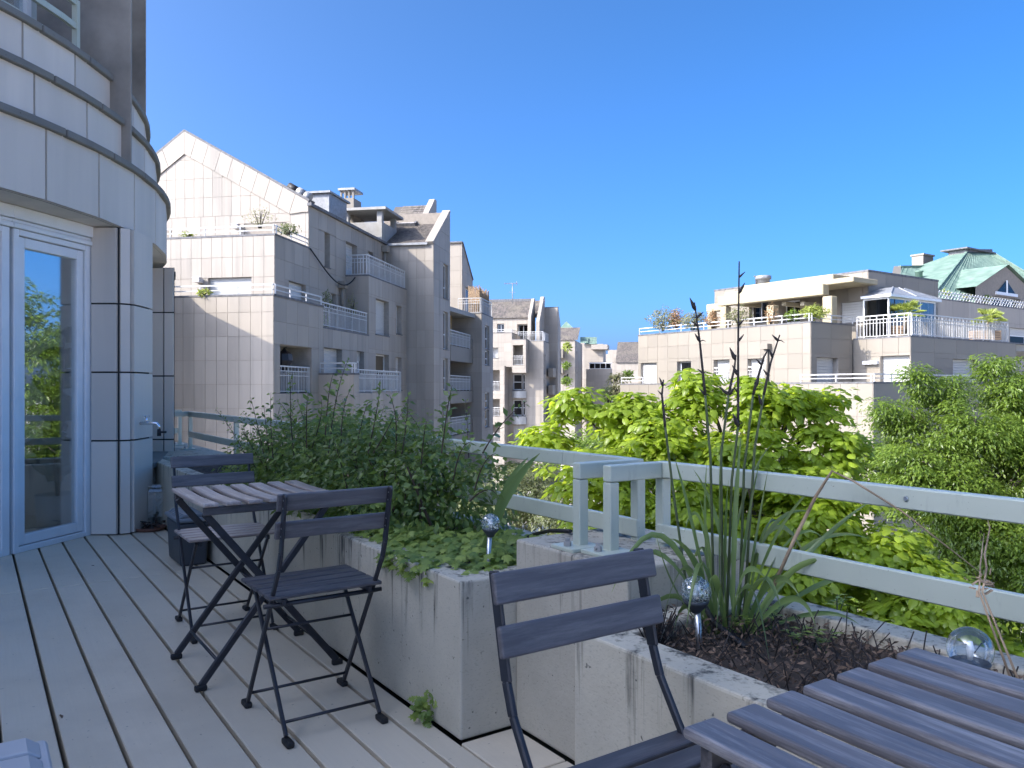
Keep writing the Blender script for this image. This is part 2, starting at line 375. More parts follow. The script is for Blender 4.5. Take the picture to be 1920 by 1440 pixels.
class Bld:
    """a building: things collected while its walls are described, built at the end"""
    def __init__(s, name, label, loc, mat='stone', joint='joint', cat='building', group=None):
        s.t = thing(name, label, cat, loc, 0, group); s.mat = M[mat]; s.joint = M[joint]
        s.back = MB(); s.rev = MB(); s.pan = []; s.gap = .0125; s.cache = {}
    def frame(s, p0, p1):
        d = Vector((p1[0] - p0[0], p1[1] - p0[1])); L = d.length; d /= L; n = Vector((d.y, -d.x))
        P = lambda q, z, o=0.0: (p0[0] + d.x * q + n.x * o, p0[1] + d.y * q + n.y * o, z)
        return L, d, n, P
    def wall(s, p0, p1, z0, z1, ops=(), pw=.6, ph=.8, outline=None, proud=.017, sref=0.0, zref=None, panels=True, brick=False):
        L, d, n, P = s.frame(p0, p1)
        ol = outline or [(0, z0), (L, z0), (L, z1), (0, z1)]
        zmax = max(q[1] for q in ol)
        xs = sorted({0, L, *[o[0] for o in ops], *[o[1] for o in ops]}); zs = sorted({z0, zmax, *[o[2] for o in ops], *[o[3] for o in ops]})
        for i in range(len(xs) - 1):
            for j in range(len(zs) - 1):
                cx, cz = (xs[i] + xs[i + 1]) / 2, (zs[j] + zs[j + 1]) / 2
                if any(o[0] < cx < o[1] and o[2] < cz < o[3] for o in ops): continue
                pl = clip([(xs[i], zs[j]), (xs[i + 1], zs[j]), (xs[i + 1], zs[j + 1]), (xs[i], zs[j + 1])], ol)
                if len(pl) >= 3 and area(pl) > 1e-4: s.back.add([P(x, z) for x, z in pl], [range(len(pl))])
        if panels:
            zr = z0 if zref is None else zref
            r0 = math.floor((z0 - zr) / ph); r = r0
            while zr + r * ph < zmax - 1e-6:
                k = math.floor(-sref / pw) - 1
                while sref + k * pw < L:
                    off = .5 * pw if (brick and r % 2) else 0
                    rc = [(max(0, sref + k * pw + off), min(L, sref + (k + 1) * pw + off), max(z0, zr + r * ph), min(zmax, zr + (r + 1) * ph))]
                    k += 1
                    if rc[0][0] >= rc[0][1]: continue
                    for o in ops: rc = cut(rc, o)
                    for (x0, x1, q0, q1) in rc:
                        g = s.gap / 2
                        if x1 - x0 < .05 or q1 - q0 < .05: continue
                        pl = clip([(x0 + g, q0 + g), (x1 - g, q0 + g), (x1 - g, q1 - g), (x0 + g, q1 - g)], ol)
                        if len(pl) >= 3 and area(pl) > .006: s.pan.append((area(pl) / max(5, P(x0, 0)[1]) ** 2, pl, P(0, 0), math.atan2(d.y, d.x), proud))
                r += 1
        for o in ops:
            s.opening(P, *o[:5], **(o[5] if len(o) > 5 else {}))
        return P, L
    def poly(s, P, pl, proud=.05):                  # one extra panel
        p0 = P(0, 0); q = P(1, 0)
        s.pan.append((9, pl, p0, math.atan2(q[1] - p0[1], q[0] - p0[0]), proud))
    def opening(s, P, x0, x1, z0, z1, kind, depth=.28, split=1, lower=.5, rail=None, door=None, half=None):
        o = .017; rv = MB()
        for a, b in (((x0, z0), (x1, z0)), ((x1, z0), (x1, z1)), ((x1, z1), (x0, z1)), ((x0, z1), (x0, z0))):
            rv.add([P(*a, o), P(*b, o), P(*b, -depth), P(*a, -depth)], [(0, 1, 2, 3)])
        if kind == 'shutter': s.shutter(P, x0, x1, z0, z1, depth)
        elif kind == 'glass': s.window(P, x0, x1, z0, z1, depth, split, lower)
        elif kind == 'half':
            zm = z0 + (z1 - z0) * (half or .55); s.shutter(P, x0, x1, zm, z1, depth - .05); s.window(P, x0, x1, z0, zm, depth, split, 0)
        elif kind == 'loggia':
            rv.add([P(x0, z0, -depth), P(x1, z0, -depth), P(x1, z1, -depth), P(x0, z1, -depth)], [(0, 1, 2, 3)])
            if door: s.shutter(P, door[0], door[1], z0 + .03, z0 + 2.15, depth - .04)
        rv.build('reveal', M['reveal'], s.t, True, fix=False)
        if kind != 'loggia' and kind != 'open':
            m = MB(); w = x1 - x0
            m.hexa([P(x0 - .04, z0 - .05, .06), P(x1 + .04, z0 - .05, .06), P(x1 + .04, z0 - .05, -depth + .02), P(x0 - .04, z0 - .05, -depth + .02),
                    P(x0 - .04, z0 - .004, .06), P(x1 + .04, z0 - .004, .06), P(x1 + .04, z0 + .004, -depth + .02), P(x0 - .04, z0 + .004, -depth + .02)])
            m.build('sill', M['coping'], s.t, True)
    def shutter(s, P, x0, x1, z0, z1, depth):
        m = MB(); h = .12; n = max(3, int((z1 - z0) / h)); h = (z1 - z0) / n
        for i in range(n):
            m.add([P(x0, z0 + i * h, -depth + .03), P(x1, z0 + i * h, -depth + .03), P(x1, z0 + (i + .88) * h, -depth + .045), P(x0, z0 + (i + .88) * h, -depth + .045),
                   P(x1, z0 + (i + 1) * h, -depth + .015), P(x0, z0 + (i + 1) * h, -depth + .015)], [(0, 1, 2, 3), (3, 2, 4, 5)])
        m.build('shutter', M['shutter'], s.t, True)
    def window(s, P, x0, x1, z0, z1, depth, split=1, lower=.5):
        m = MB(); f = .065; dd = -depth + .05
        def fb(a0, a1, c0, c1):
            m.hexa([P(a0, c0, dd), P(a1, c0, dd), P(a1, c0, dd - .05), P(a0, c0, dd - .05), P(a0, c1, dd), P(a1, c1, dd), P(a1, c1, dd - .05), P(a0, c1, dd - .05)])
        fb(x0, x0 + f, z0, z1); fb(x1 - f, x1, z0, z1); fb(x0 + f, x1 - f, z0, z0 + f); fb(x0 + f, x1 - f, z1 - f, z1)
        for i in range(1, split): xm = x0 + (x1 - x0) * i / split; fb(xm - f / 2, xm + f / 2, z0 + f, z1 - f)
        if lower:
            zm = z0 + (z1 - z0) * lower; fb(x0 + f, x1 - f, zm - f / 2, zm + f / 2)
        w = m.build('window', M['white'], s.t, True)
        g = MB(); g.add([P(x0 + f / 2, z0 + f / 2, dd - .025), P(x1 - f / 2, z0 + f / 2, dd - .025), P(x1 - f / 2, z1 - f / 2, dd - .025), P(x0 + f / 2, z1 - f / 2, dd - .025)], [(0, 1, 2, 3)])
        g.build('pane', M['pane_far'], w, True)
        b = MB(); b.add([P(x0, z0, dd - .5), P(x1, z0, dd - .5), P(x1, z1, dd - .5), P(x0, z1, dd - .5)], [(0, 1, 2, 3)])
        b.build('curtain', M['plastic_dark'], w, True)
    def coping(s, pts, z, w=.16, t=.07, off=.03, mat='coping'):
        m = MB()
        for i in range(len(pts) - 1):
            L, d, n, P = s.frame(pts[i], pts[i + 1])
            e = off if i < len(pts) - 2 or True else 0
            m.hexa([P(-e * (i == 0), z, off), P(L + off - .001 * i, z, off), P(L + off - .001 * i, z, -w), P(-e * (i == 0), z, -w), P(-e * (i == 0), z + t, off), P(L + off - .001 * i, z + t, off), P(L + off - .001 * i, z + t - .002 * i, -w), P(-e * (i == 0), z + t - .002 * i, -w)])
        return m.build('coping', M[mat], s.t, True)
    def railing(s, pts, z, h=1.0, style='bars', off=-.08, step=.135, mat='rail_far', r=.014):
        m = MB()
        for i in range(len(pts) - 1):
            L, d, n, P = s.frame(pts[i], pts[i + 1])
            m.bar(P(0, z + h, off), P(L, z + h, off), .05, .05)
            if style == 'bars':
                m.bar(P(0, z + h - .17, off), P(L, z + h - .17, off), .028, .028); m.bar(P(0, z + .08, off), P(L, z + .08, off), .03, .03)
                k = max(2, int(L / step))
                for j in range(k + 1):
                    big = j % 6 == 0 or j == k
                    top = z + h if (big or j % 2 == 0) else z + h - .17
                    m.bar(P(L * j / k, z + (.0 if big else .08), off), P(L * j / k, top, off), .04 if big else .024, .04 if big else .024)
                m.bar(P(0, z + h - .34, off), P(L, z + h - .34, off), .024, .024)
            else:
                m.bar(P(0, z + h * .5, off), P(L, z + h * .5, off), .035, .035)
                k = max(1, round(L / 1.5))
                for j in range(k + 1): m.bar(P(L * j / k, z, off), P(L * j / k, z + h, off), .045, .045)
        return m.build('railing', M[mat], s.t, True)
    def block(s, name, mat, poly, z0, z1):
        return MB().prism([(x, y, z0) for x, y in poly], (0, 0, z1 - z0)).build(name, M[mat] if isinstance(mat, str) else mat, s.t, True)
    def done(s, limit=300):
        if s.back.f: s.back.build('wall', s.joint, s.t, True, fix=False)
        s.pan.sort(key=lambda t: -t[0]); rest = MB(); base = wloc(s.t)
        for i, (_, pl, p0, ang, pr) in enumerate(s.pan):
            x0 = min(p[0] for p in pl); z0 = min(p[1] for p in pl)
            ca, sa = math.cos(ang), math.sin(ang)
            if i < limit:
                key = (pr,) + tuple((round(x - x0, 3), round(z - z0, 3)) for x, z in pl)
                me = s.cache.get(key)
                if me is None:
                    m = MB(); n = len(pl)
                    m.add([(x - x0, -pr, z - z0) for x, z in pl] + [(x - x0, 0, z - z0) for x, z in pl], [list(range(n))] + [(k, n + k, n + (k + 1) % n, (k + 1) % n) for k in range(n)])
                    me = m.mesh('facade_panel', fix=False); me.materials.append(s.mat); s.cache[key] = me
                o = link('facade_panel', me, s.t)
                o.location = (p0[0] + ca * x0 - base.x, p0[1] + sa * x0 - base.y, z0 - base.z); o.rotation_euler = (0, 0, ang)
            else:
                n = len(pl); f = lambda x, y, z: (p0[0] + ca * x - sa * y, p0[1] + sa * x + ca * y, z)
                rest.add([f(x, -pr, z) for x, z in pl] + [f(x, 0, z) for x, z in pl], [list(range(n))] + [(k, n + k, n + (k + 1) % n, (k + 1) % n) for k in range(n)])
        if rest.f: tag(rest.build('panel_field', s.mat, s.t, True, fix=False), kind='stuff')

def tiles(parent, p00, p10, p11, p01, nx, ny, name='slate_courses', mat='slate', lift=.03, world=True):
    """courses of tiles on the roof patch p00-p10 (eave) to p01-p11 (ridge)"""
    p00, p10, p11, p01 = map(Vector, (p00, p10, p11, p01)); nrm = (p10 - p00).cross(p01 - p00).normalized()
    if nrm.z < 0: nrm = -nrm
    P = lambda u, v: p00 * (1 - u) * (1 - v) + p10 * u * (1 - v) + p11 * u * v + p01 * (1 - u) * v
    m = MB()
    for j in range(ny):
        k = -.5 * (j % 2)
        while k < nx:
            u0, u1 = max(0, k / nx) , min(1, (k + 1) / nx); k += 1
            if u1 - u0 < .1 / nx: continue
            v0, v1 = j / ny, min(1, (j + 1.15) / ny); li = lift * rnd.uniform(.8, 1.25); g = .02 / nx
            a, b, c, d = P(u0 + g, v0) + nrm * li, P(u1 - g, v0) + nrm * li, P(u1 - g, v1) + nrm * .006, P(u0 + g, v1) + nrm * .006
            a2, b2 = P(u0 + g, v0), P(u1 - g, v0)
            m.add([a, b, c, d, a2, b2], [(0, 1, 2, 3), (4, 5, 1, 0)])
    o = m.build(name, M[mat], parent, world, fix=False); tag(o, kind='stuff'); return o

# ------------------------------------------------------------------ foliage
def leafmesh(name, pos, nrm, tip, size, tv, tf, mat, parent=None, at=(0, 0, 0)):
    """one leaf template (x = across, y = along to the tip, z = face normal) at every pos"""
    pos = np.asarray(pos, float); nrm = np.asarray(nrm, float); tip = np.asarray(tip, float); size = np.asarray(size, float)
    n = len(pos); tv = np.asarray(tv, float)
    tip = tip - nrm * (tip * nrm).sum(1, keepdims=True) / np.maximum((nrm * nrm).sum(1, keepdims=True), 1e-9)
    tip /= np.linalg.norm(tip, axis=1, keepdims=True) + 1e-9; nrm = nrm / (np.linalg.norm(nrm, axis=1, keepdims=True) + 1e-9)
    side = np.cross(tip, nrm)
    v = pos[:, None] + size[:, None, None] * (tv[None, :, 0:1] * side[:, None] + tv[None, :, 1:2] * tip[:, None] + tv[None, :, 2:3] * nrm[:, None])
    v = v.reshape(-1, 3) - np.asarray(at)
    k = len(tv); me = bpy.data.meshes.new(name)
    lens = np.array([len(f) for f in tf]); flat = np.concatenate([np.array(f) for f in tf])
    idx = (flat[None] + (np.arange(n) * k)[:, None]).reshape(-1)
    lt = np.tile(lens, n); ls = np.concatenate([[0], np.cumsum(lt)[:-1]])
    me.vertices.add(len(v)); me.vertices.foreach_set('co', v.astype(np.float32).ravel())
    me.loops.add(len(idx)); me.loops.foreach_set('vertex_index', idx.astype(np.int32))
    me.polygons.add(len(lt)); me.polygons.foreach_set('loop_start', ls.astype(np.int32)); me.polygons.foreach_set('loop_total', lt.astype(np.int32))
    me.polygons.foreach_set('use_smooth', np.ones(len(lt), bool))
    me.update(calc_edges=True); me.materials.append(mat)
    return link(name, me, parent)
HEART = ([(0, 0, 0), (0, .35, .03), (0, .75, -.02), (0, 1.05, -.16), (-.36, -.08, -.03), (-.50, .30, -.09), (-.34, .70, -.12), (.36, -.08, -.03), (.50, .30, -.09), (.34, .70, -.12)],
         [(0, 1, 5, 4), (1, 2, 6, 5), (2, 3, 6), (0, 7, 8, 1), (1, 8, 9, 2), (2, 9, 3)])
LANCE = ([(0, 0, 0), (-.19, .45, .06), (0, .5, -.02), (.19, .45, .06), (0, 1, -.06)], [(0, 2, 1), (0, 3, 2), (1, 2, 4), (2, 3, 4)])
LOBED = ([(0, 0, 0), (0, .4, .02), (0, 1, -.12), (-.3, .05, -.04), (-.52, .35, -.1), (-.22, .42, -.03), (-.34, .72, -.1), (-.12, .68, -.04), (.3, .05, -.04), (.52, .35, -.1), (.22, .42, -.03), (.34, .72, -.1), (.12, .68, -.04)],
         [(0, 1, 5, 4, 3), (1, 7, 6, 5), (1, 2, 7), (0, 8, 9, 10, 1), (1, 10, 11, 12), (1, 12, 2)])
def unit(v): return v / (np.linalg.norm(v, axis=-1, keepdims=True) + 1e-9)
def crown(lobes, per, clump_r, leaves, size, out_w=.8, up_w=.7, droop=.5, shell=.55, squash=.55):
    """lobes (centre, radii) -> clumps -> leaves ; returns pos, nrm, tip, size, clump centres"""
    P, N, Tp, Sz, CC = [], [], [], [], []
    for c, r in lobes:
        c = np.array(c); r = np.array(r); k = max(3, int(per * (r[0] * r[1] * r[2]) ** (2 / 3)))
        d = unit(nrg.normal(size=(k, 3))); rad = nrg.uniform(shell, 1.05, (k, 1))
        cc = c + d * r * rad; CC.append(cc)
        for q in range(k):
            m = int(leaves * nrg.uniform(.6, 1.3)); dd = unit(nrg.normal(size=(m, 3)) + np.array([0, 0, .35]))
            cr = clump_r * nrg.uniform(.6, 1.25); pp = cc[q] + dd * cr * np.array([1, 1, squash]) * nrg.uniform(.3, 1, (m, 1)) ** .5
            P.append(pp); N.append(unit(dd * out_w * .6 + d[q] * out_w * .35 + np.array([0, 0, up_w]) + nrg.normal(size=(m, 3)) * .28))
            Tp.append(unit(dd * np.array([1, 1, .2]) + d[q] * .4 + np.array([0, 0, -droop]) + nrg.normal(size=(m, 3)) * .25)); Sz.append(size * (.45 + .85 * nrg.random(m) ** .8))
    return np.concatenate(P), np.concatenate(N), np.concatenate(Tp), np.concatenate(Sz), np.concatenate(CC)
def plobes(spec, dscale=1.0, depth=1.0):
    res = []
    for px, py, rx, ry, d in spec:
        c = at(px, py, d); res.append((c, (rx * d / F, (rx + ry) / 2 * d / F * depth, ry * d / F)))
    return res
def limbs(trunk_base, fork, targets, r0, mat, parent, tr=.02):
    m = MB(); b = Vector(trunk_base); f = Vector(fork)
    m.tube([b, b.lerp(f, .5) + Vector((rnd.uniform(-.15, .15), rnd.uniform(-.15, .15), 0)), f], [r0, r0 * .85, r0 * .7], 10)
    for t in targets:
        t = Vector(t); L = (t - f).length
        s = f + Vector((0, 0, rnd.uniform(-1.0, .6)))
        mid = s.lerp(t, .45) + Vector((rnd.uniform(-.1, .1) * L, rnd.uniform(-.1, .1) * L, -.06 * L))
        m.tube([s, mid, s.lerp(t, .78) + Vector((rnd.uniform(-.04, .04) * L, 0, .02 * L)), t], [r0 * .42, r0 * .24, r0 * .13, tr * .5], 6)
    return m.build('trunk', M[mat], parent, True, fix=False)
# ------------------------------------------------------------------ ground
def sheet(name, x0, x1, y0, y1, z, mat, kind='structure'):
    o = MB().add([(x0, y0, z), (x1, y0, z), (x1, y1, z), (x0, y1, z)], [(0, 1, 2, 3)]).build(name, M[mat], fix=False)
    return tag(o, kind=kind)
GZ = -9.0
sheet('ground', -1500, 1500, -1500, 1500, GZ, 'ground')
sheet('lawn', 1.5, 40, 8, 30, GZ + .004, 'lawn')

# ------------------------------------------------------------------ own building: curved front on the left
OC = (-7.08, 5.97); OR = 4.07
def ring(r, deg): return (OC[0] + r * math.cos(R(deg)), OC[1] + r * math.sin(R(deg)))
own = Bld('apartment_building', 'curved grey stone building with sliding glass doors at the end of the deck', (-7.08, 5.97, GZ), 'stone_near', 'joint_near')
own.gap = .013
steps = [-41.1 + 7.5 * k for k in range(14)]
tiers = [(OR, 2.35, 2.82), (OR - .09, 2.87, 3.19), (OR - .18, 3.24, 3.54)]
for ti, (r, z0, z1) in enumerate(tiers):
    for k in range(len(steps) - 1):
        p0, p1 = ring(r, steps[k]), ring(r, steps[k + 1]); L = math.dist(p0, p1)
        own.wall(p0, p1, z0, z1 + .04, pw=L, ph=z1 - z0 + .05, proud=.03)
        c0, c1 = steps[k] + 2.2, steps[k + 1] + 2.2 - .18
        q = [ring(r - .16, c0), ring(r + .062, c0), ring(r + .062, (c0 + c1) / 2), ring(r + .062, c1), ring(r - .16, c1)]
        MB().prism([(x, y, z1) for x, y in q], (0, 0, .05)).build('coping_stone', M['coping_near'], own.t, True, bevel=.006, seg=1)
m = MB()                                     # soffit under the curved band
for k in range(len(steps) - 1):
    a, b = steps[k], steps[k + 1]
    m.add([(*ring(OR + .028, a), 2.352), (*ring(OR + .028, b), 2.352), (*ring(3.0, b), 2.352), (*ring(3.0, a), 2.352)], [(0, 1, 2, 3)])
m.build('soffit', M['stone_near'], own.t, True, fix=False)
m = MB()                                     # core of the upper floors and roof
pts = [ring(3.2, -41.1 + 7.5 * k) for k in range(14)]
core = pts + [(-12, 9.6), (-12, 2.0), (-4.6, 2.0)]
MB().prism([(x, y, 2.36) for x, y in core], (0, 0, 3.9)).build('upper_storey', M['stone_near'], own.t, True)
MB().box(-14, -4.62, -9, 1.99, GZ, 5.9).build('unseen_wing', M['stone_near'], own.t, True)  # unseen rest of the building, a box sized to keep the deck shaded
MB().box(-12, -5.8, 2.0, 9.5, GZ, 2.35).build('inner_wall', M['white'], own.t, True)
# upper window behind the balcony rail: frame, pane, brown jamb
own2 = MB()
for k in range(3, 6):
    p0, p1 = ring(3.25, steps[k]), ring(3.25, steps[k + 1]); L, d, n, P = own.frame(p0, p1)
    g = MB().hexa([P(.03, 3.5, .0), P(L - .03, 3.5, 0), P(L - .03, 3.5, .02), P(.03, 3.5, .02), P(.03, 5.6, 0), P(L - .03, 5.6, 0), P(L - .03, 5.6, .02), P(.03, 5.6, .02)])
    f = MB()
    for q0, q1 in (((0, 3.5), (0, 5.6)), ((L, 3.5), (L, 5.6)), ((0, 4.28), (L, 4.28)), ((0, 5.6), (L, 5.6))):
        f.bar(P(q0[0], q0[1], .02), P(q1[0], q1[1], .02), .06, .06)
    w = f.build('upper_window', M['white'], own.t, True); g.build('pane', M['pane_up'] if 'pane_up' in M else M['pane'], w, True)
# balcony rail upstairs
m = MB(); rr = OR - .25
for z, h in ((3.64, .045), (3.82, .045), (4.0, .045)):
    for k in range(0, 6):
        a0 = steps[k]; a1 = min(steps[k + 1], -1.0)
        if a0 < a1: m.bar((*ring(rr, a0), z), (*ring(rr, a1), z), .03, h)
for a in (-1.0, -16, -31): m.bar((*ring(rr, a), 3.58), (*ring(rr, a), 4.02), .04, .04)
m.build('balcony_rail', M['rail'], own.t, True)
# columns rising through the ring
MB().prism([(x, y, 2.86) for x, y in [(-3.0, 6.22), (-3.115, 6.47), (-3.75, 6.47), (-3.75, 6.22)]], (0, 0, 6)).build('column', M['column'], own.t, True, bevel=.012)
MB().prism([(x, y, 1.9) for x, y in [(-3.80, 8.2), (-4.05, 8.6), (-4.7, 8.6), (-4.7, 8.2)]], (0, 0, 7)).build('column', M['column'], own.t, True, bevel=.012)
# pillar beside the door
for p0, p1, sp in (((-3.205, 6.03), (-3.005, 6.03), 1), ((-3.005, 6.03), (-2.945, 6.085), 0), ((-2.945, 6.085), (-2.97, 6.46), 1), ((-2.97, 6.46), (-3.6, 6.75), 1)):
    L = math.dist(p0, p1)
    for za, zb, hh in ((.004, .72, .72), (.72, 1.764, .522), (1.764, 2.348, .60)): own.wall(p0, p1, za, zb, pw=L, ph=hh, zref=za, proud=.03 if sp else .028)
own.wall((-3.62, 6.76), (-3.60, 7.75), 0, 2.345, pw=.5, ph=.62)
own.wall((-4.6, 7.72), (-3.3, 7.72), 0, 2.3, pw=.6, ph=.62)
# sliding doors
def door(p0, p1, cassette=True):
    L, d, n, P = own.frame(p0, p1); f = MB(); zt = 2.20
    def fb(mb, x0, x1, z0, z1, o0, o1): mb.hexa([P(x0, z0, o1), P(x1, z0, o1), P(x1, z0, o0), P(x0, z0, o0), P(x0, z1, o1), P(x1, z1, o1), P(x1, z1, o0), P(x0, z1, o0)])
    fb(f, 0, .045, .0, zt, -.06, .03); fb(f, L - .06, L, 0, zt, -.06, .03); fb(f, .045, L - .06, 0, .04, -.06, .03); fb(f, .045, L - .06, zt - .04, zt, -.06, .03)
    root = f.build('sliding_door', M['white'], own.t, True, bevel=.004, seg=1)
    s = MB(); i0, i1 = .05, L - .065
    fb(s, i0, i0 + .06, .045, zt - .045, -.04, .012); fb(s, i1 - .06, i1, .045, zt - .045, -.04, .012)
    fb(s, i0 + .06, i1 - .06, .045, .115, -.04, .012); fb(s, i0 + .06, i1 - .06, zt - .115, zt - .045, -.04, .012)
    s.build('sash', M['white'], root, True, bevel=.006, seg=2)
    g = MB(); fb(g, i0 + .058, i1 - .058, .11, zt - .11, -.018, -.012); g.build('pane', M['pane'], root, True)
    c = MB()
    for j, (za, zb, oo) in enumerate(((2.203, 2.235, .05), (2.238, 2.262, .035), (2.265, 2.349, .055))): fb(c, -.02, L + .02, za, zb, -.1, oo)
    c.build('shutter_box', M['white'], own.t, True, bevel=.004, seg=1)
door((-3.385, 5.325), (-3.235, 6.025)); door((-3.575, 4.66), (-3.395, 5.30)); door((-4.0, 3.95), (-3.59, 4.64))
MB().box(-5.79, -3.7, 2.5, 8, .0, .02).build('room_floor', M['deck'], own.t, True)
MB().prism([(-3.55, 7.05, 0), (-3.55, 7.25, 0), (-5.78, 7.25, 0), (-5.78, 7.05, 0)], (0, 0, 2.34)).build('inner_wall', M['white'], own.t, True)
own.done()

# house plant seen through the door
def gplant():
    t = thing('rubber_plant', 'tall rubber plant with big dark leaves indoors behind the glass door', 'plant', (-3.53, 6.14, .02))
    m = MB(); m.lathe([(.10, 0), (.14, .02), (.16, .28), (.15, .28), (.14, .25)], 18); m.build('pot', M['plastic_light'], t)
    st = MB(); tops = []
    for k in range(3):
        a = k * 2.1; top = Vector((.05 * math.cos(a), .08 * math.sin(a), 1.5 - .2 * k)); st.tube([(0, 0, .2), top * .5, top], [.012, .010, .006], 6); tops.append(top)
    st.build('stem', M['stem'], t)
    P, N, Tp, Sz = [], [], [], []
    for k, top in enumerate(tops):
        for j in range(9):
            q = top * (.35 + .65 * j / 8); an = j * 2.4 + k
            P.append(q); Tp.append((math.cos(an) * .8, math.sin(an) * .5, rnd.uniform(-.2, .9))); N.append((.5 + rnd.uniform(-.3, .3), -.8, rnd.uniform(0, .8))); Sz.append(rnd.uniform(.15, .21))
    leafmesh('foliage', P, N, Tp, Sz, [(x * .8, y, z) for x, y, z in HEART[0]], HEART[1], M['indoor'], t)
gplant()

# ------------------------------------------------------------------ deck
deck = MB().abox(-2.2, 8.6, -4.5, 1.99, -.40, -.078).build('deck', M['black']); tag(deck, kind='structure')
bcache = {}
def board(a0, a1, b0, b1):
    key = (round(a1 - a0, 3), round(b1 - b0, 3)); me = bcache.get(key)
    if me is None:
        me = MB().box(0, key[0], -key[1], 0, -.075, 0).mesh('deck_board'); me.materials.append(M['deck']); bcache[key] = me
    o = link('deck_board', me, deck); o.location = W(a0, b0, rnd.uniform(-.0012, .0012)); o.rotation_euler = (0, 0, ROT_A)
    mo = o.modifiers.new('bevel', 'BEVEL'); mo.width = .003; mo.segments = 1
for k in range(-26, 7):
    b0 = .232 + .157 * k + .007; b1 = min(b0 + .143, 1.266)
    board(-2.1, 5.107, b0, b1); board(5.113, 7.7, b0, b1)
for a0, a1 in ((1.59, 1.865), (1.872, 2.145)): board(a0, a1, 1.275, 1.478)

# ------------------------------------------------------------------ cast concrete planters and walls of the terrace
def ringbox(mb, a0, a1, b0, b1, z0, z1, t, zi):
    o = [(a0, b0), (a1, b0), (a1, b1), (a0, b1)]; i = [(a0 + t, b0 + t), (a1 - t, b0 + t), (a1 - t, b1 - t), (a0 + t, b1 - t)]
    v = [W(a, b, z0) for a, b in o] + [W(a, b, z1) for a, b in o] + [W(a, b, z1) for a, b in i] + [W(a, b, zi) for a, b in i]
    f = [(3, 2, 1, 0)]
    for k in range(4):
        j = (k + 1) % 4; f += [(k, j, 4 + j, 4 + k), (4 + k, 4 + j, 8 + j, 8 + k), (8 + k, 8 + j, 12 + j, 12 + k)]
    f.append((12, 13, 14, 15)); mb.add(v, f)
def planter(a0, a1, b0, b1, label, soilz=.455):
    t = thing('concrete_planter', label, 'planter', W(a0, b0, 0)); m = MB(); ringbox(m, a0, a1, b0, b1, 0, .505, .105, .3)
    m.build('trough', M['planter'], t, True, bevel=.007)
    s = MB(); na, nb = int((a1 - a0) / .06), 9; a0, a1, b0, b1 = a0 + .104, a1 - .104, b0 + .104, b1 - .104; base = 0
    for i in range(na + 1):
        for j in range(nb + 1): s.v.append(W(a0 + (a1 - a0) * i / na, b0 + (b1 - b0) * j / nb, soilz + rnd.uniform(-.018, .018)))
    for i in range(na):
        for j in range(nb): q = i * (nb + 1) + j; s.f.append([q, q + 1, q + nb + 2, q + nb + 1]); s.sm.append(True)
    s.build('soil', M['soil'], t, True, fix=False)
    return t
planter(2.158, 7.70, 1.28, 1.99, 'long stained concrete planter holding the dense shrub')
planter(-1.8, 1.575, 1.27, 1.99, 'concrete planter with flax and dry mulch beside the front table')
def solid(name, label, cat, mb, mat, loc, bevel=.008):
    t = thing(name, label, cat, loc); mb.build('body', M[mat], t, True, bevel=bevel); return t
solid('concrete_block', 'taller streaked concrete block carrying the rail posts between the planters', 'concrete block', MB().abox(1.612, 2.154, 1.49, 1.99, 0, .62), 'block', W(1.9, 1.7, 0))
solid('concrete_wall', 'low streaked concrete wall across the far end of the deck', 'wall', MB().abox(7.72, 8.7, .9, 2.0, 0, .505), 'block', W(8.2, 1.5, 0))
t = thing('stone_wall', 'low pale wall with a stone cap beside the tap pillar', 'wall', (-3.3, 7, 0))
q = [(-2.97, 6.47), (-3.005, 6.66), (-3.36, 7.66), (-4.3, 7.66), (-4.3, 6.9)]
MB().prism([(x, y, 0) for x, y in q], (0, 0, .46)).build('body', M['stone_near'], t, True)
q = [(-2.94, 6.475), (-2.97, 6.67), (-3.33, 7.66), (-4.3, 7.66), (-4.3, 6.9)]
MB().prism([(x, y, .462) for x, y in q], (0, 0, .045)).build('cap', M['coping_near'], t, True, bevel=.006)
t = thing('concrete_pier', 'rough concrete dividing wall with a flat cap behind the stone pillar', 'wall', (-3.7, 8.0, 0))
MB().prism([(-4.4, 7.95, .5), (-3.43, 7.95, .5), (-3.53, 8.16, .5), (-4.4, 8.16, .5)], (0, 0, 1.74)).build('body', M['pier'], t, True, bevel=.008)
MB().prism([(-4.4, 7.90, 2.242), (-3.365, 7.90, 2.242), (-3.50, 8.21, 2.242), (-4.4, 8.21, 2.242)], (0, 0, .048)).build('cap', M['coping_near'], t, True, bevel=.006)
MB().prism([(-4.4, 7.95, -.1), (-3.43, 7.95, -.1), (-3.53, 8.16, -.1), (-4.4, 8.16, -.1)], (0, 0, .595)).build('base', M['pier'], t, True)

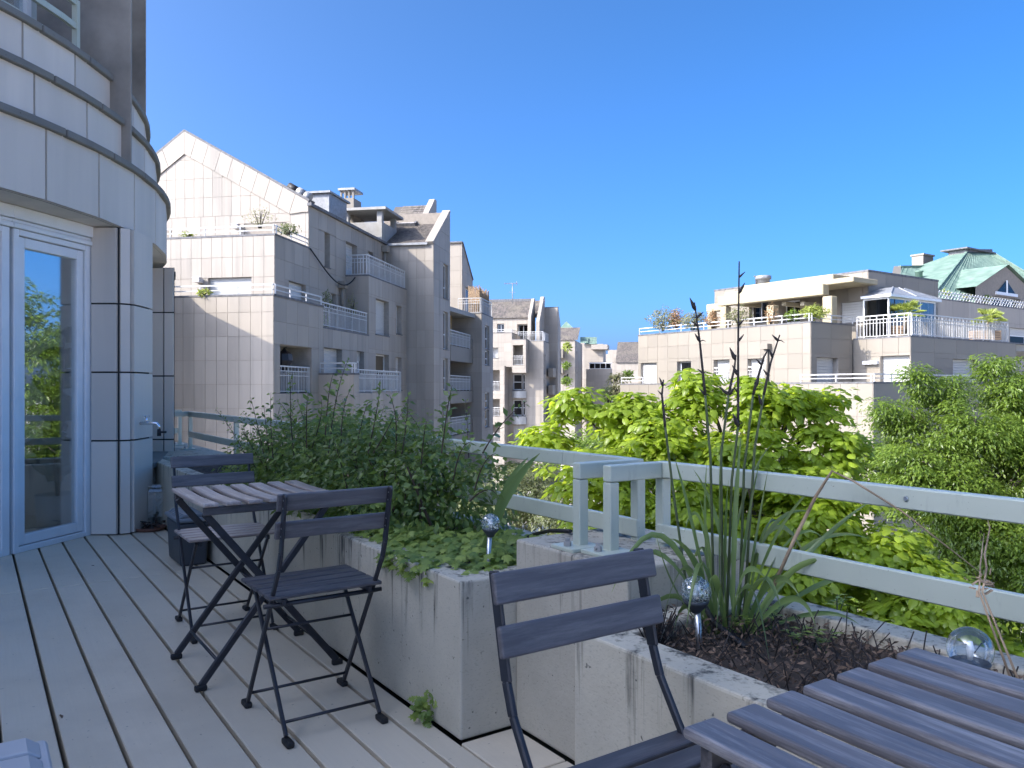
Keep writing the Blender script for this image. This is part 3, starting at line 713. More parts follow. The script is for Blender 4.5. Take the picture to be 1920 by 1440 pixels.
# ------------------------------------------------------------------ guard rails
RZ = .887
def rail_thing(label, loc): return thing('guard_rail', label, 'railing', loc, 0, 'pale metal rails round the terrace')
def rpost(t, a, b, z0, plate=True, w=.036):
    MB().abox(a - w / 2, a + w / 2, b - w / 2, b + w / 2, z0, RZ - .052).build('post', M['rail'], t, True, bevel=.003, seg=1)
    if plate:
        MB().abox(a - .055, a + .055, b - .075, b + .045, z0 - .0, z0 + .012).build('base_plate', M['rail'], t, True, bevel=.002, seg=1)
        m = MB(); m.lathe([(.012, 0), (.012, .014), (.007, .015), (.007, .024)], 6, W(a - .0, b - .052, z0 + .012), False); m.build('bolt', M['conc_grey'], t, True)
def rbar(t, name, a0, b0, a1, b1, z0, z1, w=.022):
    p, q = W(a0, b0, (z0 + z1) / 2), W(a1, b1, (z0 + z1) / 2)
    MB().bar(p, q, w, z1 - z0).build(name, M['rail'], t, True, bevel=.003, seg=1)
BR = 1.82
def studs(t, aa, zz, off):
    for a in aa:
        m = MB(); c = Vector(W(a, BR - off, zz)); d = Vector((-B2[0], -B2[1], 0)); m.tube([c, c + d * .004], [.0065, .005], 8); m.build('bolt', M['steel'], t, True)
t = rail_thing('long pale rail running behind the shrub to the far end of the deck', W(5, BR, .5))
rpost(t, 1.92, 1.575, .62); rpost(t, 1.92, BR, .55, False)
rbar(t, 'return_bar', 1.92, 1.557, 1.92, BR + .011, RZ - .05, RZ, .036)
for a in (3.5, 5.1, 6.72, 8.4): rpost(t, a, BR, .505)
rpost(t, 8.4, 1.585, .505)
rbar(t, 'return_bar', 8.4, 1.567, 8.4, BR - .012, RZ - .05, RZ, .036)
for i, (x0, x1) in enumerate(((1.94, 2.300), (2.303, 5.098), (5.102, 8.43))): rbar(t, 'top_rail', x0, BR, x1, BR, RZ - .05, RZ, .04)
rbar(t, 'lower_rail', 1.90, BR - .014, 8.4, BR - .014, .632, .690)
studs(t, (3.5, 5.1, 6.72), .86, .020); studs(t, (3.5, 5.1, 6.72), .661, .025)
t = rail_thing('pale rail running to the right in front of the broad leaved tree', W(0, BR, .5))
rpost(t, 1.805, 1.60, .62); rpost(t, 1.805, BR, .30, False); rpost(t, .15, BR + .03, .3, False); rpost(t, -1.6, BR + .03, .3, False)
rbar(t, 'return_bar', 1.805, 1.582, 1.805, BR - .021, RZ - .05, RZ, .036)
rbar(t, 'top_rail', 1.823, BR, -3.2, BR, RZ - .05, RZ, .04); rbar(t, 'lower_rail', 1.81, BR - .014, -3.2, BR - .014, .632, .690)
studs(t, (1.0, .15, -1.6), .862, .020); studs(t, (1.78, .15, -1.6), .661, .025)
t = rail_thing('short pale rail end standing past the concrete dividing wall', W(9.1, 1.8, .5))
rpost(t, 9.08, 1.86, .505); rbar(t, 'top_rail', 9.08, 1.0, 9.08, 1.878, RZ - .05, RZ, .036); rbar(t, 'lower_rail', 9.08, 1.0, 9.08, 1.84, .632, .69)
solid('concrete_ledge', 'concrete ledge under the short rail end past the dividing wall', 'ledge', MB().abox(8.72, 9.6, .2, 2.0, -1, .505), 'block', W(9.1, 1.5, 0))
# ------------------------------------------------------------------ terrace building on the left (gable, terraces, flats)
V1, Vb = -14.8, -13.65
LB = Bld('apartment_building', 'pale gabled block of flats with stepped terraces and a large sunlit end wall', S(35, -16, GZ))
UL = u_on_v(513, Vb); UF = u_on_v(515, V1); UG = u_on_v(579, V1)
UT = 40.65; V3 = v_on_u(812.8, UT)
zP = zuv(554, UL, Vb); zL1 = zuv(627, u_on_v(692, Vb), Vb); zL0 = .93; zL2 = zuv(516, u_on_v(690.8, Vb), Vb)
zP2 = zuv(441, UF, V1); zE = zuv(387, u_on_v(583, V1), V1); VW = -27.0
# lower end wall facing the camera, then its street side
LB.wall(S(UL, VW), S(UL, Vb), GZ, zP, pw=.445, ph=.86, sref=(Vb - VW) % .445, zref=zP - .58 - .86 * 11)
uA = u_on_v(605.5, Vb); uB = u_on_v(690.8, Vb); s_ = lambda px, v=Vb: u_on_v(px, v) - UL
zz = lambda py, px, v: zuv(py, u_on_v(px, v), v)
LB.wall(S(UL, Vb), S(uA, Vb), GZ, zP, [(s_(524.5), s_(583.5), zL0, zz(646, 530, Vb), 'loggia', dict(depth=1.13))], pw=.92, ph=.86, zref=zP - .9 - .86 * 11)
LB.wall(S(uA, Vb), S(uB, Vb), GZ, zL1, [(s_(606.5) - (uA - UL), s_(641) - (uA - UL), zL0, zz(653, 620, Vb), 'shutter'), (s_(668.5) - (uA - UL), s_(682) - (uA - UL), zL0 + .9, zz(659, 675, Vb), 'half')], pw=.92, ph=.86, zref=zL1 - .86 * 15)
o_ = uB - UL
LB.wall(S(uB, Vb), S(UT, Vb), GZ, zL2, [(s_(704) - o_, s_(728.5) - o_, zL1 + .08, zz(559, 704, Vb), 'shutter'), (s_(742.5) - o_, s_(752.5) - o_, zL1 + .3, zz(573, 745, Vb), 'shutter'),
        (s_(704) - o_, s_(728.5) - o_, zL0 + .08, zz(664, 710, Vb), 'glass', dict(split=1, lower=0)), (s_(741.5) - o_, s_(752.5) - o_, zL0 + .1, zz(670, 745, Vb), 'half', dict(half=.6))], pw=.92, ph=.86, zref=zL2 - .86 * 17)
LB.wall(S(uB, V1), S(uB, Vb), zL1, zL2, pw=.6, ph=.86, zref=zL2 - .86 * 4)
# projecting lower balcony
u0 = u_on_v(597, Vb); v0 = v_on_u(663, u0); zB = zuv(702.5, u0, v0); u1 = u_on_v(672.5, v0); u2 = u_on_v(752, v0)
LB.wall(S(u0, Vb), S(u0, v0), GZ, zB, pw=.75, ph=.86, zref=zB - .86 * 13)
LB.wall(S(u0, v0), S(u1, v0), GZ, zB, pw=.9, ph=.86, zref=zB - .86 * 13); LB.wall(S(u1, v0), S(u2, v0), GZ, zL0, pw=1.4, ph=.86, zref=zL0 - .86 * 13)
LB.block('balcony_floor', 'conc_grey', [S(u0 + .05, Vb)[:2], S(u0 + .05, v0 - .05)[:2], S(u2, v0 - .05)[:2], S(u2, Vb)[:2]], zL0 - .25, zL0 - .03)
LB.coping([S(u0, Vb), S(u0, v0), S(u1, v0)], zB); LB.railing([S(u1, v0), S(u2, v0), S(u2, Vb)], zL0, .95)
LB.railing([S(u0 + .05, Vb), S(u0 + .05, v0), S(u1, v0)], zB + .05, .42, 'two')
# upper terrace box
LB.wall(S(UF, VW), S(UF, V1), zP - .7, zP2, [(v_on_u(390.5, UF) - VW, v_on_u(471.5, UF) - VW, zP - .45, zuv(519.5, UF, -16), 'half', dict(split=2, half=.42, depth=.2))], pw=.445, ph=.80, sref=(V1 - VW) % .445, zref=zP2 - .80 * 4 - .0)
w1 = lambda px: u_on_v(px, V1) - UF
zU = zL1 + .06
LB.wall(S(UF, V1), S(UG, V1), zL1 - .3, zP2, [(w1(541), w1(573), zL1 + .05, zz(527, 545, V1), 'shutter', dict(depth=.22))], pw=.8, ph=.86, zref=zP2 - .86 * 4)
# main street front
g1 = lambda px: u_on_v(px, V1) - UG
LB.wall(S(UG, V1), S(UT, V1), zL1 - .3, zE, [(g1(608), g1(618), zL2 + .1, zz(436, 612, V1), 'shutter'), (g1(648), g1(669), zL2, zz(455, 655, V1), 'shutter'), (g1(690), g1(699), zL2 + 1.4, zz(472, 694, V1), 'glass', dict(lower=0)),
        (g1(620), g1(630), zL1 + 1.0, zz(551, 624, V1), 'half')], pw=.92, ph=.86, zref=zE - .86 * 7)
LB.block('terrace_floor', 'conc_grey', [S(UL + .1, V1 - .3)[:2], S(UL + .1, Vb - .1)[:2], S(UT, Vb - .1)[:2], S(UT, V1 - .3)[:2]], zL1 - .3, zL1 - .02)
LB.block('terrace_floor', 'conc_grey', [S(uB + .1, V1)[:2], S(uB + .1, Vb - .1)[:2], S(UT, Vb - .1)[:2], S(UT, V1)[:2]], zL2 - .3, zL2 - .01)
LB.block('terrace_floor', 'conc_grey', [S(UL + .1, VW)[:2], S(UL + .1, Vb - .1)[:2], S(UF, Vb - .1)[:2], S(UF, VW)[:2]], zP - .95, zP - .7)
LB.block('terrace_floor', 'conc_grey', [S(UF + .1, VW)[:2], S(UF + .1, V1 - .1)[:2], S(UG + .1, V1 - .1)[:2], S(UG + .1, VW)[:2]], zP2 - .9, zP2 - .6)
# gable end
vK = v_on_u(347, UG); zK = zuv(247, UG, vK); zR = zuv(378, UG, V1) ; sl = .69
Lg = V1 - VW; kx = vK - VW; zl = zK - kx * sl
out = [(0, zP2 - .6), (Lg, zP2 - .6), (Lg, zR), (kx, zK), (0, zl)]
rs = (zK - zR) / (Lg - kx); bw = 1.0
zq = zR - .45; xq = kx - (zK - bw - zq) / sl; xr = kx + (zK - bw - zq) / rs
P, L = LB.wall(S(UG, VW), S(UG, V1), zP2 - .6, zq, [(v_on_u(458, UG) - VW, v_on_u(537, UG) - VW, zP2 - .55, zuv(418.5, UG, -17), 'half', dict(split=2, depth=.2, half=.3)), (v_on_u(296, UG) - VW, v_on_u(322, UG) - VW, zP2 - .55, zuv(425, UG, -19), 'shutter', dict(depth=.2))],
        pw=.70, ph=.835, outline=[(0, zP2 - .6), (Lg, zP2 - .6), (Lg, zq), (xq, zq), (0, max(zl - bw, zP2 - .59))], sref=kx % .445, zref=zq - .835 * 3)
LB.wall(S(UG, VW), S(UG, V1), zq, zK, pw=.445, ph=.835, outline=[(xq, zq), (xr, zq), (kx, zK - bw)], sref=kx % .445, zref=zq)
LB.back.add([P(x, z, -.002) for x, z in out], [range(5)])
n = 10
for i in range(n):                                  # raised band under the right slope
    x0, x1 = kx + (Lg - kx) * i / n + .007, kx + (Lg - kx) * (i + 1) / n - .007
    if i < n - 1:
        sh = .28 if i else 0
        pl = [(x0 - sh, zK - rs * (x0 - kx) - bw + .014 + rs * sh), (x1 - .28, zK - rs * (x1 - kx) - bw + .014 + rs * .28), (x1, zK - rs * (x1 - kx)), (x0, zK - rs * (x0 - kx))]
    else: pl = [(x0 - .28, zK - rs * (x0 - kx) - bw + .014 + rs * .28), (Lg - .28, zR - .44), (Lg, zR - .44), (Lg, zR), (x0, zK - rs * (x0 - kx))]
    LB.poly(P, pl, .07)
n = 6
for i in range(n):
    x1, x0 = kx - kx * i / n - .007, kx - kx * (i + 1) / n + .007
    sh = .3 if i else 0
    LB.poly(P, [(x0 + .3, zK - sl * (kx - x0) - bw + .014 + sl * .3), (x1 + sh, zK - sl * (kx - x1) - bw + .014 + sl * sh), (x1, zK - sl * (kx - x1)), (x0, zK - sl * (kx - x0))], .07)
m = MB(); m.bar(P(kx, zK + .04, -.2), P(Lg + .05, zR + .04, -.2), .55, .09); m.bar(P(kx, zK + .04, -.2), P(0, zl + .04, -.2), .55, .09); m.build('verge', M['coping'], LB.t, True)
# main roof
up = lambda v: zR + (V1 - v) * rs
m = MB().add([S(UG, V1, zE), S(UT + 3, V1, zE), S(UT + 3, vK, zK), S(UG, vK, zK)], [(0, 1, 2, 3)]).add([S(UG, vK, zK), S(UT + 3, vK, zK), S(UT + 3, VW, zl), S(UG, VW, zl)], [(0, 1, 2, 3)])
m.build('roof', M['slate'], LB.t, True, fix=False)
MB().bar(S(UG - .1, V1 + .06, zE + .03), S(UT, V1 + .06, zE + .03), .2, .12).build('gutter', M['coping'], LB.t, True)
# copings and rails
LB.coping([S(UL, VW), S(UL, Vb), S(uA, Vb)], zP); LB.coping([S(UF, VW), S(UF, V1), S(UG - .02, V1)], zP2); LB.coping([S(uB, V1), S(uB, Vb), S(UT, Vb)], zL2 - .035)
LB.railing([S(UL + .05, VW), S(UL + .05, Vb), S(uA, Vb)], zP + .06, .36, 'two'); LB.railing([S(UF + .05, VW), S(UF + .05, V1), S(UG, V1)], zP2 + .06, .36, 'two')
LB.railing([S(uA, Vb), S(uB, Vb)], zL1 - .02, 1.0); LB.railing([S(uB, V1), S(uB, Vb), S(UT, Vb)], zL2, .98)
LB.railing([S(u_on_v(524.5, Vb), Vb), S(u_on_v(583.5, Vb), Vb)], zL0, 1.0)
LB.coping([S(uA, Vb), S(uB, Vb)], zL1 - .09, .1)
# roof pieces: dormer, chimney, canopy over a stair, rooflight tubes
def sbox(u0, u1, v0, v1, z0, z1, name, mat, b=LB): return MB().abox(u0, u1, v0, v1, z0, z1, S).build(name, M[mat], b.t, True)
d0 = 36.5; va, vb = v_on_u(581, d0), v_on_u(617, d0)
zd = zuv(362, d0, vb)
sbox(d0, d0 + 2.2, va - 1, vb, zE - .3, zd, 'dormer', 'zinc'); sbox(d0 - .15, d0 + 2.4, va - 1, vb + .12, zd + .003, zd + .1, 'dormer_roof', 'zinc')
d1 = 41.0; ca, cb = v_on_u(637, d1), v_on_u(663, d1); zc = zuv(352, d1, cb)
sbox(d1, d1 + 1.1, ca, cb, zE - 1, zc - .55, 'chimney', 'stone_white'); sbox(d1 - .08, d1 + 1.2, ca - .08, cb + .08, zc - .12, zc, 'chimney_cap', 'zinc')
for i in range(4): sbox(d1 + .02, d1 + .16, ca + (cb - ca) * (.02 + i * .29), ca + (cb - ca) * (.12 + i * .29), zc - .549, zc - .121, 'chimney_post', 'stone_white')
d2 = u_on_v(716, V1 - .06); ea, eb = v_on_u(644, d2), V1 - .06; zt = zuv(389, d2, eb); zb = zuv(456, d2, eb)
sbox(d2, d2 + 2.4, ea, eb - .003, zE - 1.0, zt - .75, 'stair_head', 'conc_grey')
sbox(d2 - .25, d2 + 2.7, ea - .25, eb + .3, zt - .14, zt, 'canopy', 'conc_grey')
for uu in (d2 + .0, d2 + 2.1):
    for vv in (ea, eb - .28): sbox(uu, uu + .28, vv, vv + .27, zt - .749, zt - .142, 'canopy_post', 'conc_grey')
m = MB(); vt = v_on_u(540, UG + .4); ve = v_on_u(580, UG + .4)
pA, pB = Vector(S(UG + .5, vt, zuv(349, UG + .5, vt))), Vector(S(UG + .5, ve, zuv(372, UG + .5, ve)))
m.tube([pA, pA.lerp(pB, .4)], .17, 10); m.build('vent_pipe', M['black'], LB.t, True)
MB().tube([pA.lerp(pB, .42), pA.lerp(pB, .72)], .2, 10).build('vent_pipe', M['zinc'], LB.t, True); MB().tube([pA.lerp(pB, .76), pB], .2, 10).build('vent_pipe', M['zinc'], LB.t, True)
# downpipes, wall lamps and the loose cable
for px, py0, py1, v in ((718, 462, 516, V1), (637.5, 528, 575, V1)):
    u = u_on_v(px, v) - .12; zt_ = zuv(py0, u, v); m = MB()
    m.abox(u - .2, u + .2, v + .03, v + .36, zt_ - .32, zt_, S); m.tube([S(u, v + .15, zt_ - .3), S(u, v + .15, zuv(py1, u, v))], .075, 8); m.build('downpipe', M['stone_white'], LB.t, True)
for px, py, u in ((447, 428, UG), (376, 528, UF)):
    v = v_on_u(px, u); z = zuv(py, u, v); m = MB(); m.abox(u - .32, u, v - .14, v + .14, z - .06, z + .1, S); m.abox(u - .34, u - .1, v - .17, v + .17, z + .102, z + .14, S); m.build('wall_lamp', M['plastic_light'], LB.t, True, bevel=.02)
# unseen wing added and shaped to throw the diagonal shade on the end wall
vw = v_on_u(314, UL)
MB().prism([S(UL - .03, vw, GZ), S(UL - .03, vw, 5.25), S(UL - 1.1, vw, 5.25), S(UL - 3.6, vw, 6.8), S(UL - 3.6, vw, GZ)], Vector(S(0, -7)) - Vector(S(0, 0))).build('shade_wing', M['stone'], LB.t, True)
LB.done()
m = MB(); c0 = Vector(S(UG - .02, V1 + .07, zP2)); c1 = Vector(S(uB - .05, V1 + .5, zL2 - .1)); pts = []
for i in range(17):
    t = i / 16; p = c0.lerp(c1, t); p.z -= 1.9 * 4 * t * (1 - t) * (.35 + .65 * t) * .55; pts.append(p)
tag(m.tube(pts, .032, 6).build('black_cable', M['black']), 'loose black cable sagging across the street front of the gabled block', 'cable')
# lantern hanging in the loggia
uu = u_on_v(530, Vb) + .6; lp = at(533, 676, 30.2); t = thing('hanging_lantern', 'dark hanging lantern in the open loggia of the gabled block', 'lantern', lp)
MB().lathe([(.02, .5), (.1, .38), (.3, .25), (.33, 0), (.2, -.25), (.06, -.42), (.02, -.5)][::-1], 8, smooth=False).build('lantern_body', M['dark'], t)
MB().bar((0, 0, .45), (.25, .35, .75), .03, .03).build('bracket', M['dark'], t)

# ------------------------------------------------------------------ tower with the slate roof
TW = Bld('stair_tower', 'pale tower with a raised gable edge and a slate roof with one skylight', S(42, -13, GZ), cat='building')
UT2 = u_on_v(843.5, V3); zT = zuv(456, UT, V3); zTop = zuv(398, UT2, V3)
v717 = v_on_u(717, UT)
TW.wall(S(UT, V1 - .6), S(UT, V3), GZ, zT, pw=.47, ph=.93, sref=(V3 - V1 + .6) % .47, zref=zT - .93 * 19)
tv = lambda px: u_on_v(px, V3) - UT
ops = [(tv(831), tv(839.5), zuv(560, UT + 2.4, V3), zuv(496, UT + 2.4, V3), 'glass', dict(depth=.2, lower=.33)), (tv(831), tv(839.5), zuv(655, UT + 2.4, V3), zuv(585, UT + 2.4, V3), 'glass', dict(depth=.2, lower=.4)),
       (tv(831), tv(839.5), zuv(731, UT + 2.4, V3), zuv(672, UT + 2.4, V3), 'glass', dict(depth=.2, lower=.38)), (tv(831), tv(839.5), zuv(810, UT + 2.4, V3), zuv(760, UT + 2.4, V3), 'glass', dict(depth=.2, lower=.38))]
LT = UT2 - UT
P, L = TW.wall(S(UT, V3), S(UT2, V3), GZ, zTop, ops, pw=1.1, ph=.93, outline=[(0, GZ), (LT, GZ), (LT, zTop), (LT - .25, zTop), (0, zT - .05)], zref=zT - .93 * 19)
TW.wall(S(UT2, V3), S(UT2, V3 - 4), GZ, zTop, panels=False)
q0, q1 = Vector(S(UT - .12, V3 - .2, zT + .02)), Vector(S(UT2, V3 - .2, zTop + .06))
MB().bar(q0, q1, .46, .14).build('gable_coping', M['stone'], TW.t, True)
vl = v_on_u(705, UT); ur = UT2 + .6; zr = zTop - .35
MB().add([S(UT, vl, zT), S(UT, V3 - .3, zT), S(ur, V3 - .3, zr), S(ur, vl - 1, zr)], [(0, 1, 2, 3)]).build('roof', M['slate'], TW.t, True, fix=False)
tiles(TW.t, S(UT - .05, vl, zT + .02), S(UT - .05, V3 - .42, zT + .02), S(ur, V3 - .42, zr + .02), S(ur, vl - .5, zr + .02), 26, 22)
MB().bar(S(UT - .1, vl, zT - .02), S(UT - .1, V3 - .3, zT - .02), .14, .12).build('gutter', M['zinc'], TW.t, True)
# second ridge behind with its own gable end
u3 = ur + .1; vg = v_on_u(816, u3 + 2); zg = zuv(374, u3 + 2, vg)
MB().add([S(u3, vl - 1, zr - .3), S(u3, vg, zr - .3), S(u3 + 2, vg, zg - .35), S(u3 + 2, vl - 1, zg - .35)], [(0, 1, 2, 3)]).build('roof', M['slate'], TW.t, True, fix=False)
tiles(TW.t, S(u3, vl - .5, zr - .28), S(u3, vg - .35, zr - .28), S(u3 + 2, vg - .35, zg - .33), S(u3 + 2, vl - .5, zg - .33), 20, 10)
MB().prism([S(u3, vg - .35, zr - .6), S(u3 - .25, vg - .35, zr - .05), S(u3 + 1.9, vg - .35, zg), S(u3 + 2.3, vg - .35, zg), S(u3 + 2.3, vg - .35, zr - .6)], Vector(S(0, .35)) - Vector(S(0, 0))).build('gable_coping', M['stone'], TW.t, True)
# skylight
def onroof(px, py):
    n_ = Vector((0, 0, 1)); A = Vector(S(UT, V3, zT)); e1 = Vector(S(0, 1)); e2 = Vector(S(ur, V3, zr)) - A; nn = e1.cross(e2)
    d = Vector((T_(px), 1, (CY - py) / F)); o = Vector((0, 0, H)); return o + d * ((A - o).dot(nn) / d.dot(nn)), nn.normalized()
c = [onroof(*p)[0] for p in ((743, 426), (779, 425), (786, 410), (754, 411))]; nn = onroof(760, 418)[1]; nn = nn if nn.z > 0 else -nn
f = MB()
for i in range(4): f.bar(c[i] + nn * .12, c[(i + 1) % 4] + nn * .12, .12, .22, nn)
sk = f.build('skylight', M['coping'], TW.t, True)
MB().add([q + nn * .16 for q in c], [(0, 1, 2, 3)]).build('pane', M['plastic_light'], sk, True, fix=False)
TW.done()

# ------------------------------------------------------------------ balcony block beyond the tower
BB = Bld('apartment_building', 'pale block with stacked balconies and reed screens on its roof terrace', S(50, -12.5, GZ))
U4 = 49.5; V4 = v_on_u(903, U4); u4e = u_on_v(924, V4); zB4 = zuv(587.5, U4, V4)
BB.wall(S(U4, V3 - 3), S(U4, V4), GZ, zB4, pw=1.3, ph=.95, zref=zB4 - .95 * 17)
k4 = lambda px: u_on_v(px, V4) - U4
cols = [(k4(909.5), k4(917), zuv(b_, U4 + 2, V4), zuv(t_, U4 + 2, V4), 'glass', dict(depth=.18, lower=.45)) for t_, b_ in ((612, 655), (658, 685), (736, 765), (768, 800), (830, 862))]
BB.wall(S(U4, V4), S(u4e, V4), GZ, zB4, cols, pw=1.2, ph=.95, zref=zB4 - .95 * 17)
BB.wall(S(u4e, V4), S(u4e, V4 - 6), GZ, zB4, panels=False)
BB.coping([S(U4, V3 - 3), S(U4, V4), S(u4e, V4)], zB4 - .02)
BB.railing([S(U4, V3 - 1), S(U4, V4), S(u4e, V4)], zB4, 1.0)
BB.block('terrace_floor', 'conc_grey', [S(UT2 + .1, V1 - 2)[:2], S(UT2 + .1, V3 - .2)[:2], S(u4e, V4 - .2)[:2], S(u4e, V1 - 2)[:2]], zB4 - .3, zB4 - .04)
u5 = 52.0; v5 = -13.5; z5 = zuv(455, u5, v5); u5e = u_on_v(886, v5); z5e = zuv(526, u5e, v5)
BB.wall(S(u5, V1 - 1.5), S(u5, v5), zB4, z5, [(1.1, 1.9, zB4, zB4 + 2.1, 'half', dict(half=.6))], pw=.9, ph=.95, zref=z5 - .95 * 6)
BB.wall(S(u5, v5), S(u5e, v5), zB4, z5, [(.9, 3.0, zB4, zB4 + 2.2, 'glass', dict(split=2, lower=0))], pw=1.2, ph=.95, outline=[(0, zB4), (u5e - u5, zB4), (u5e - u5, z5e), (.2, z5), (0, z5)], zref=z5 - .95 * 6)
m = MB(); m.bar(S(u5, V1 - 1.5, z5 + .03), S(u5, v5 + .03, z5 + .03), .3, .09); m.bar(S(u5, v5 - .1, z5 + .03), S(u5e, v5 - .1, z5e + .03), .35, .1); m.build('coping', M['coping'], BB.t, True)
BB.wall(S(UT2, V1), S(U4, V1), GZ, zB4, panels=False)
# balconies between tower and block
e0, e1 = UT2 + .1, U4 - .05
for py_r, py_s, py_b, reed in ((618, 647, 676, 1), (704, 733, 757, 0), (784, 818, 845, 0)):
    uu = u_on_v(845, V3); zr_, zs_, zb_ = (zuv(q, uu, V3) for q in (py_r, py_s, py_b))
    BB.wall(S(e0, V3), S(e1, V3), zb_, zs_, panels=False, pw=6, ph=2)
    BB.block('balcony', 'stone_white', [S(e0, V3 - 1.4)[:2], S(e0, V3 + .025)[:2], S(e1, V3 + .025)[:2], S(e1, V3 - 1.4)[:2]], zb_, zs_ - .02)
    BB.railing([S(e0, V3), S(e1 - .4, V3)], zs_, zr_ - zs_); BB.block('balcony_pier', 'stone_white', [S(e1 - .35, V3 - .3)[:2], S(e1 - .35, V3 + .02)[:2], S(e1, V3 + .02)[:2], S(e1, V3 - .3)[:2]], zs_, zr_ - .25)
    BB.shutter(BB.frame(S(e0, V1 + .3), S(e1, V1 + .3))[3], .9, 1.9, zs_, zs_ + 2.1, 0); BB.shutter(BB.frame(S(e0, V1 + .3), S(e1, V1 + .3))[3], 2.5, 3.6, zs_, zs_ + 2.1, 0)
BB.done()
def reeds(label, p0, p1, z, h, mat='reed', n=40):
    m = MB(); p0, p1 = Vector(p0), Vector(p1)
    for i in range(n):
        p = p0.lerp(p1, (i + .5) / n); hh = h * rnd.uniform(.82, 1.08); m.bar((p.x, p.y, z), (p.x + rnd.uniform(-.03, .03), p.y, z + hh), (p1 - p0).length / n * .96, .05)
    tag(m.build('reed_screen', M[mat]), label, 'screen', 'reed screens on the balconies')
va_ = v_on_u(878, U4 + .4)
reeds('tall ragged reed screen facing the camera on the roof terrace railing', S(U4 + .4, va_)[:2] + (0,), S(U4 + .4, V4 - .25)[:2] + (0,), zB4, 1.75)
reeds('ragged reed screen on the street side of the roof terrace', S(U4 + .5, V4 - .22)[:2] + (0,), S(u4e - .3, V4 - .22)[:2] + (0,), zB4, 1.7)
uu = u_on_v(845, V3); reeds('yellow bamboo mat above the topmost stacked balcony', S(e0 + .1, V3 - 1.0)[:2] + (0,), S(e1 - 1.5, V3 - 1.0)[:2] + (0,), zuv(640, uu, V3), 2.1, 'bamboo', 26)
# ------------------------------------------------------------------ further blocks down the street
def vu(px, u): return v_on_u(px, u)
def zp(py, u, px): return zuv(py, u, vu(px, u))
SB = Bld('apartment_building', 'sunlit block further down the street with slate roof and two raised gable fins', S(80, -12, GZ))
def front(b, u, px0, px1, py, ops=(), pb=None, pw=1.25, ph=.95, **k):
    """wall facing the camera at street distance u between two columns of the photograph; ops in pixels"""
    v0 = vu(px0, u); z1 = zp(py, u, (px0 + px1) / 2); z0 = GZ if pb is None else zp(pb, u, (px0 + px1) / 2)
    oo = [(vu(o[0], u) - v0, vu(o[1], u) - v0, zp(o[3], u, o[0]), zp(o[2], u, o[0])) + tuple(o[4:]) for o in ops]
    b.wall(S(u, v0), S(u, vu(px1, u)), z0, z1, oo, pw=pw, ph=ph, zref=z1 - ph * 20, **k); return z1
def side(b, px, u0, u1, py, ops=(), pb=None, outline=None, pw=1.25, ph=.95):
    v = vu(px, u0); z1 = zp(py, u0, px); z0 = GZ if pb is None else zp(pb, u0, px)
    b.wall(S(u0, v), S(u1, v), z0, z1, ops, pw=pw, ph=ph, outline=outline, zref=z1 - ph * 20); return v
u = 78.0
front(SB, u, 900, 946, 686, [(912, 937, 694, 733, 'loggia', dict(depth=1.2)), (912, 937, 748, 781, 'loggia', dict(depth=1.2)), (912, 937, 796, 829, 'loggia', dict(depth=1.2))])
side(SB, 946, u, 80, 686)
for y0, y1 in ((715, 733), (764, 781), (812, 829)): SB.railing([S(u, vu(912, u)), S(u, vu(937, u))], zp(y1, u, 925), (y1 - y0) * .053)
u = 78.6
front(SB, u, 900, 960, 625, [(915, 934, 652, 671, 'shutter', dict(depth=.5))], pb=688)
side(SB, 960, u, 83, 625, pb=688)
SB.coping([S(u, vu(900, u)), S(u, vu(960, u)), S(u + 4, vu(960, u))], zp(625, u, 930)); SB.railing([S(u, vu(900, u)), S(u, vu(960, u)), S(u + 4, vu(960, u))], zp(624, u, 930), .33, 'two')
front(SB, u, 960.2, 986, 637, [(962, 980.5, 647, 685, 'loggia', dict(depth=1.6))], pb=699)
side(SB, 986, u, 80, 637, pb=699)
SB.railing([S(u, vu(962, u)), S(u, vu(980.5, u))], zp(685, u, 970), .95)
SB.coping([S(u, vu(960.2, u)), S(u, vu(986, u)), S(u + 2, vu(986, u))], zp(637, u, 970))
u = 80.0
front(SB, u, 946, 1019, 640, [(962, 978.5, 702, 731, 'glass', dict(depth=.3, split=1, lower=.5)), (979.5, 984.5, 702, 731, 'glass', dict(depth=.3, lower=.5)), (962, 978.5, 750, 779, 'glass', dict(depth=.3, lower=.5)), (979.5, 984.5, 750, 779, 'glass', dict(depth=.3, lower=.5)), (962, 982, 798, 828, 'shutter')])
for py0, py1 in ((733.5, 746), (781, 795)):
    va, vb = vu(960, u), vu(987, u); z0, z1 = zp(py1, u, 970), zp(py0, u, 970); m = MB(); n = 8
    arc = [(va + (vb - va) * i / n, .15 + .55 * math.sin(math.pi * i / n)) for i in range(n + 1)]
    m.prism([S(u - .025, va, z0)] + [S(u - d, v, z0) for v, d in arc] + [S(u - .025, vb, z0)], (0, 0, z1 - z0)); m.build('bowed_panel', M['shutter'], SB.t, True)
side(SB, 1019, u, 84.5, 640, [(.5, 1.2, zp(700 + 48 * k, u, 1019), zp(664 + 48 * k, u, 1019), 'glass', dict(depth=.15)) for k in range(3)])
SB.coping([S(u, vu(986, u)), S(u, vu(1019, u)), S(u + 4, vu(1019, u))], zp(640, u, 1000)); SB.railing([S(u, vu(988, u)), S(u, vu(1019, u)), S(u + 4, vu(1019, u))], zp(640, u, 1000), .98)
SB.railing([S(u + .2, vu(970, u)), S(u + .2, vu(990, u))], zp(639, u, 980), .95)
u = 83.0
ze = front(SB, u, 905, 1003, 596, [(932, 945, 607, 622, 'glass', dict(depth=.4, split=2, lower=0)), (970, 989, 608, 640, 'glass', dict(depth=.8, split=2, lower=0))], pb=645)
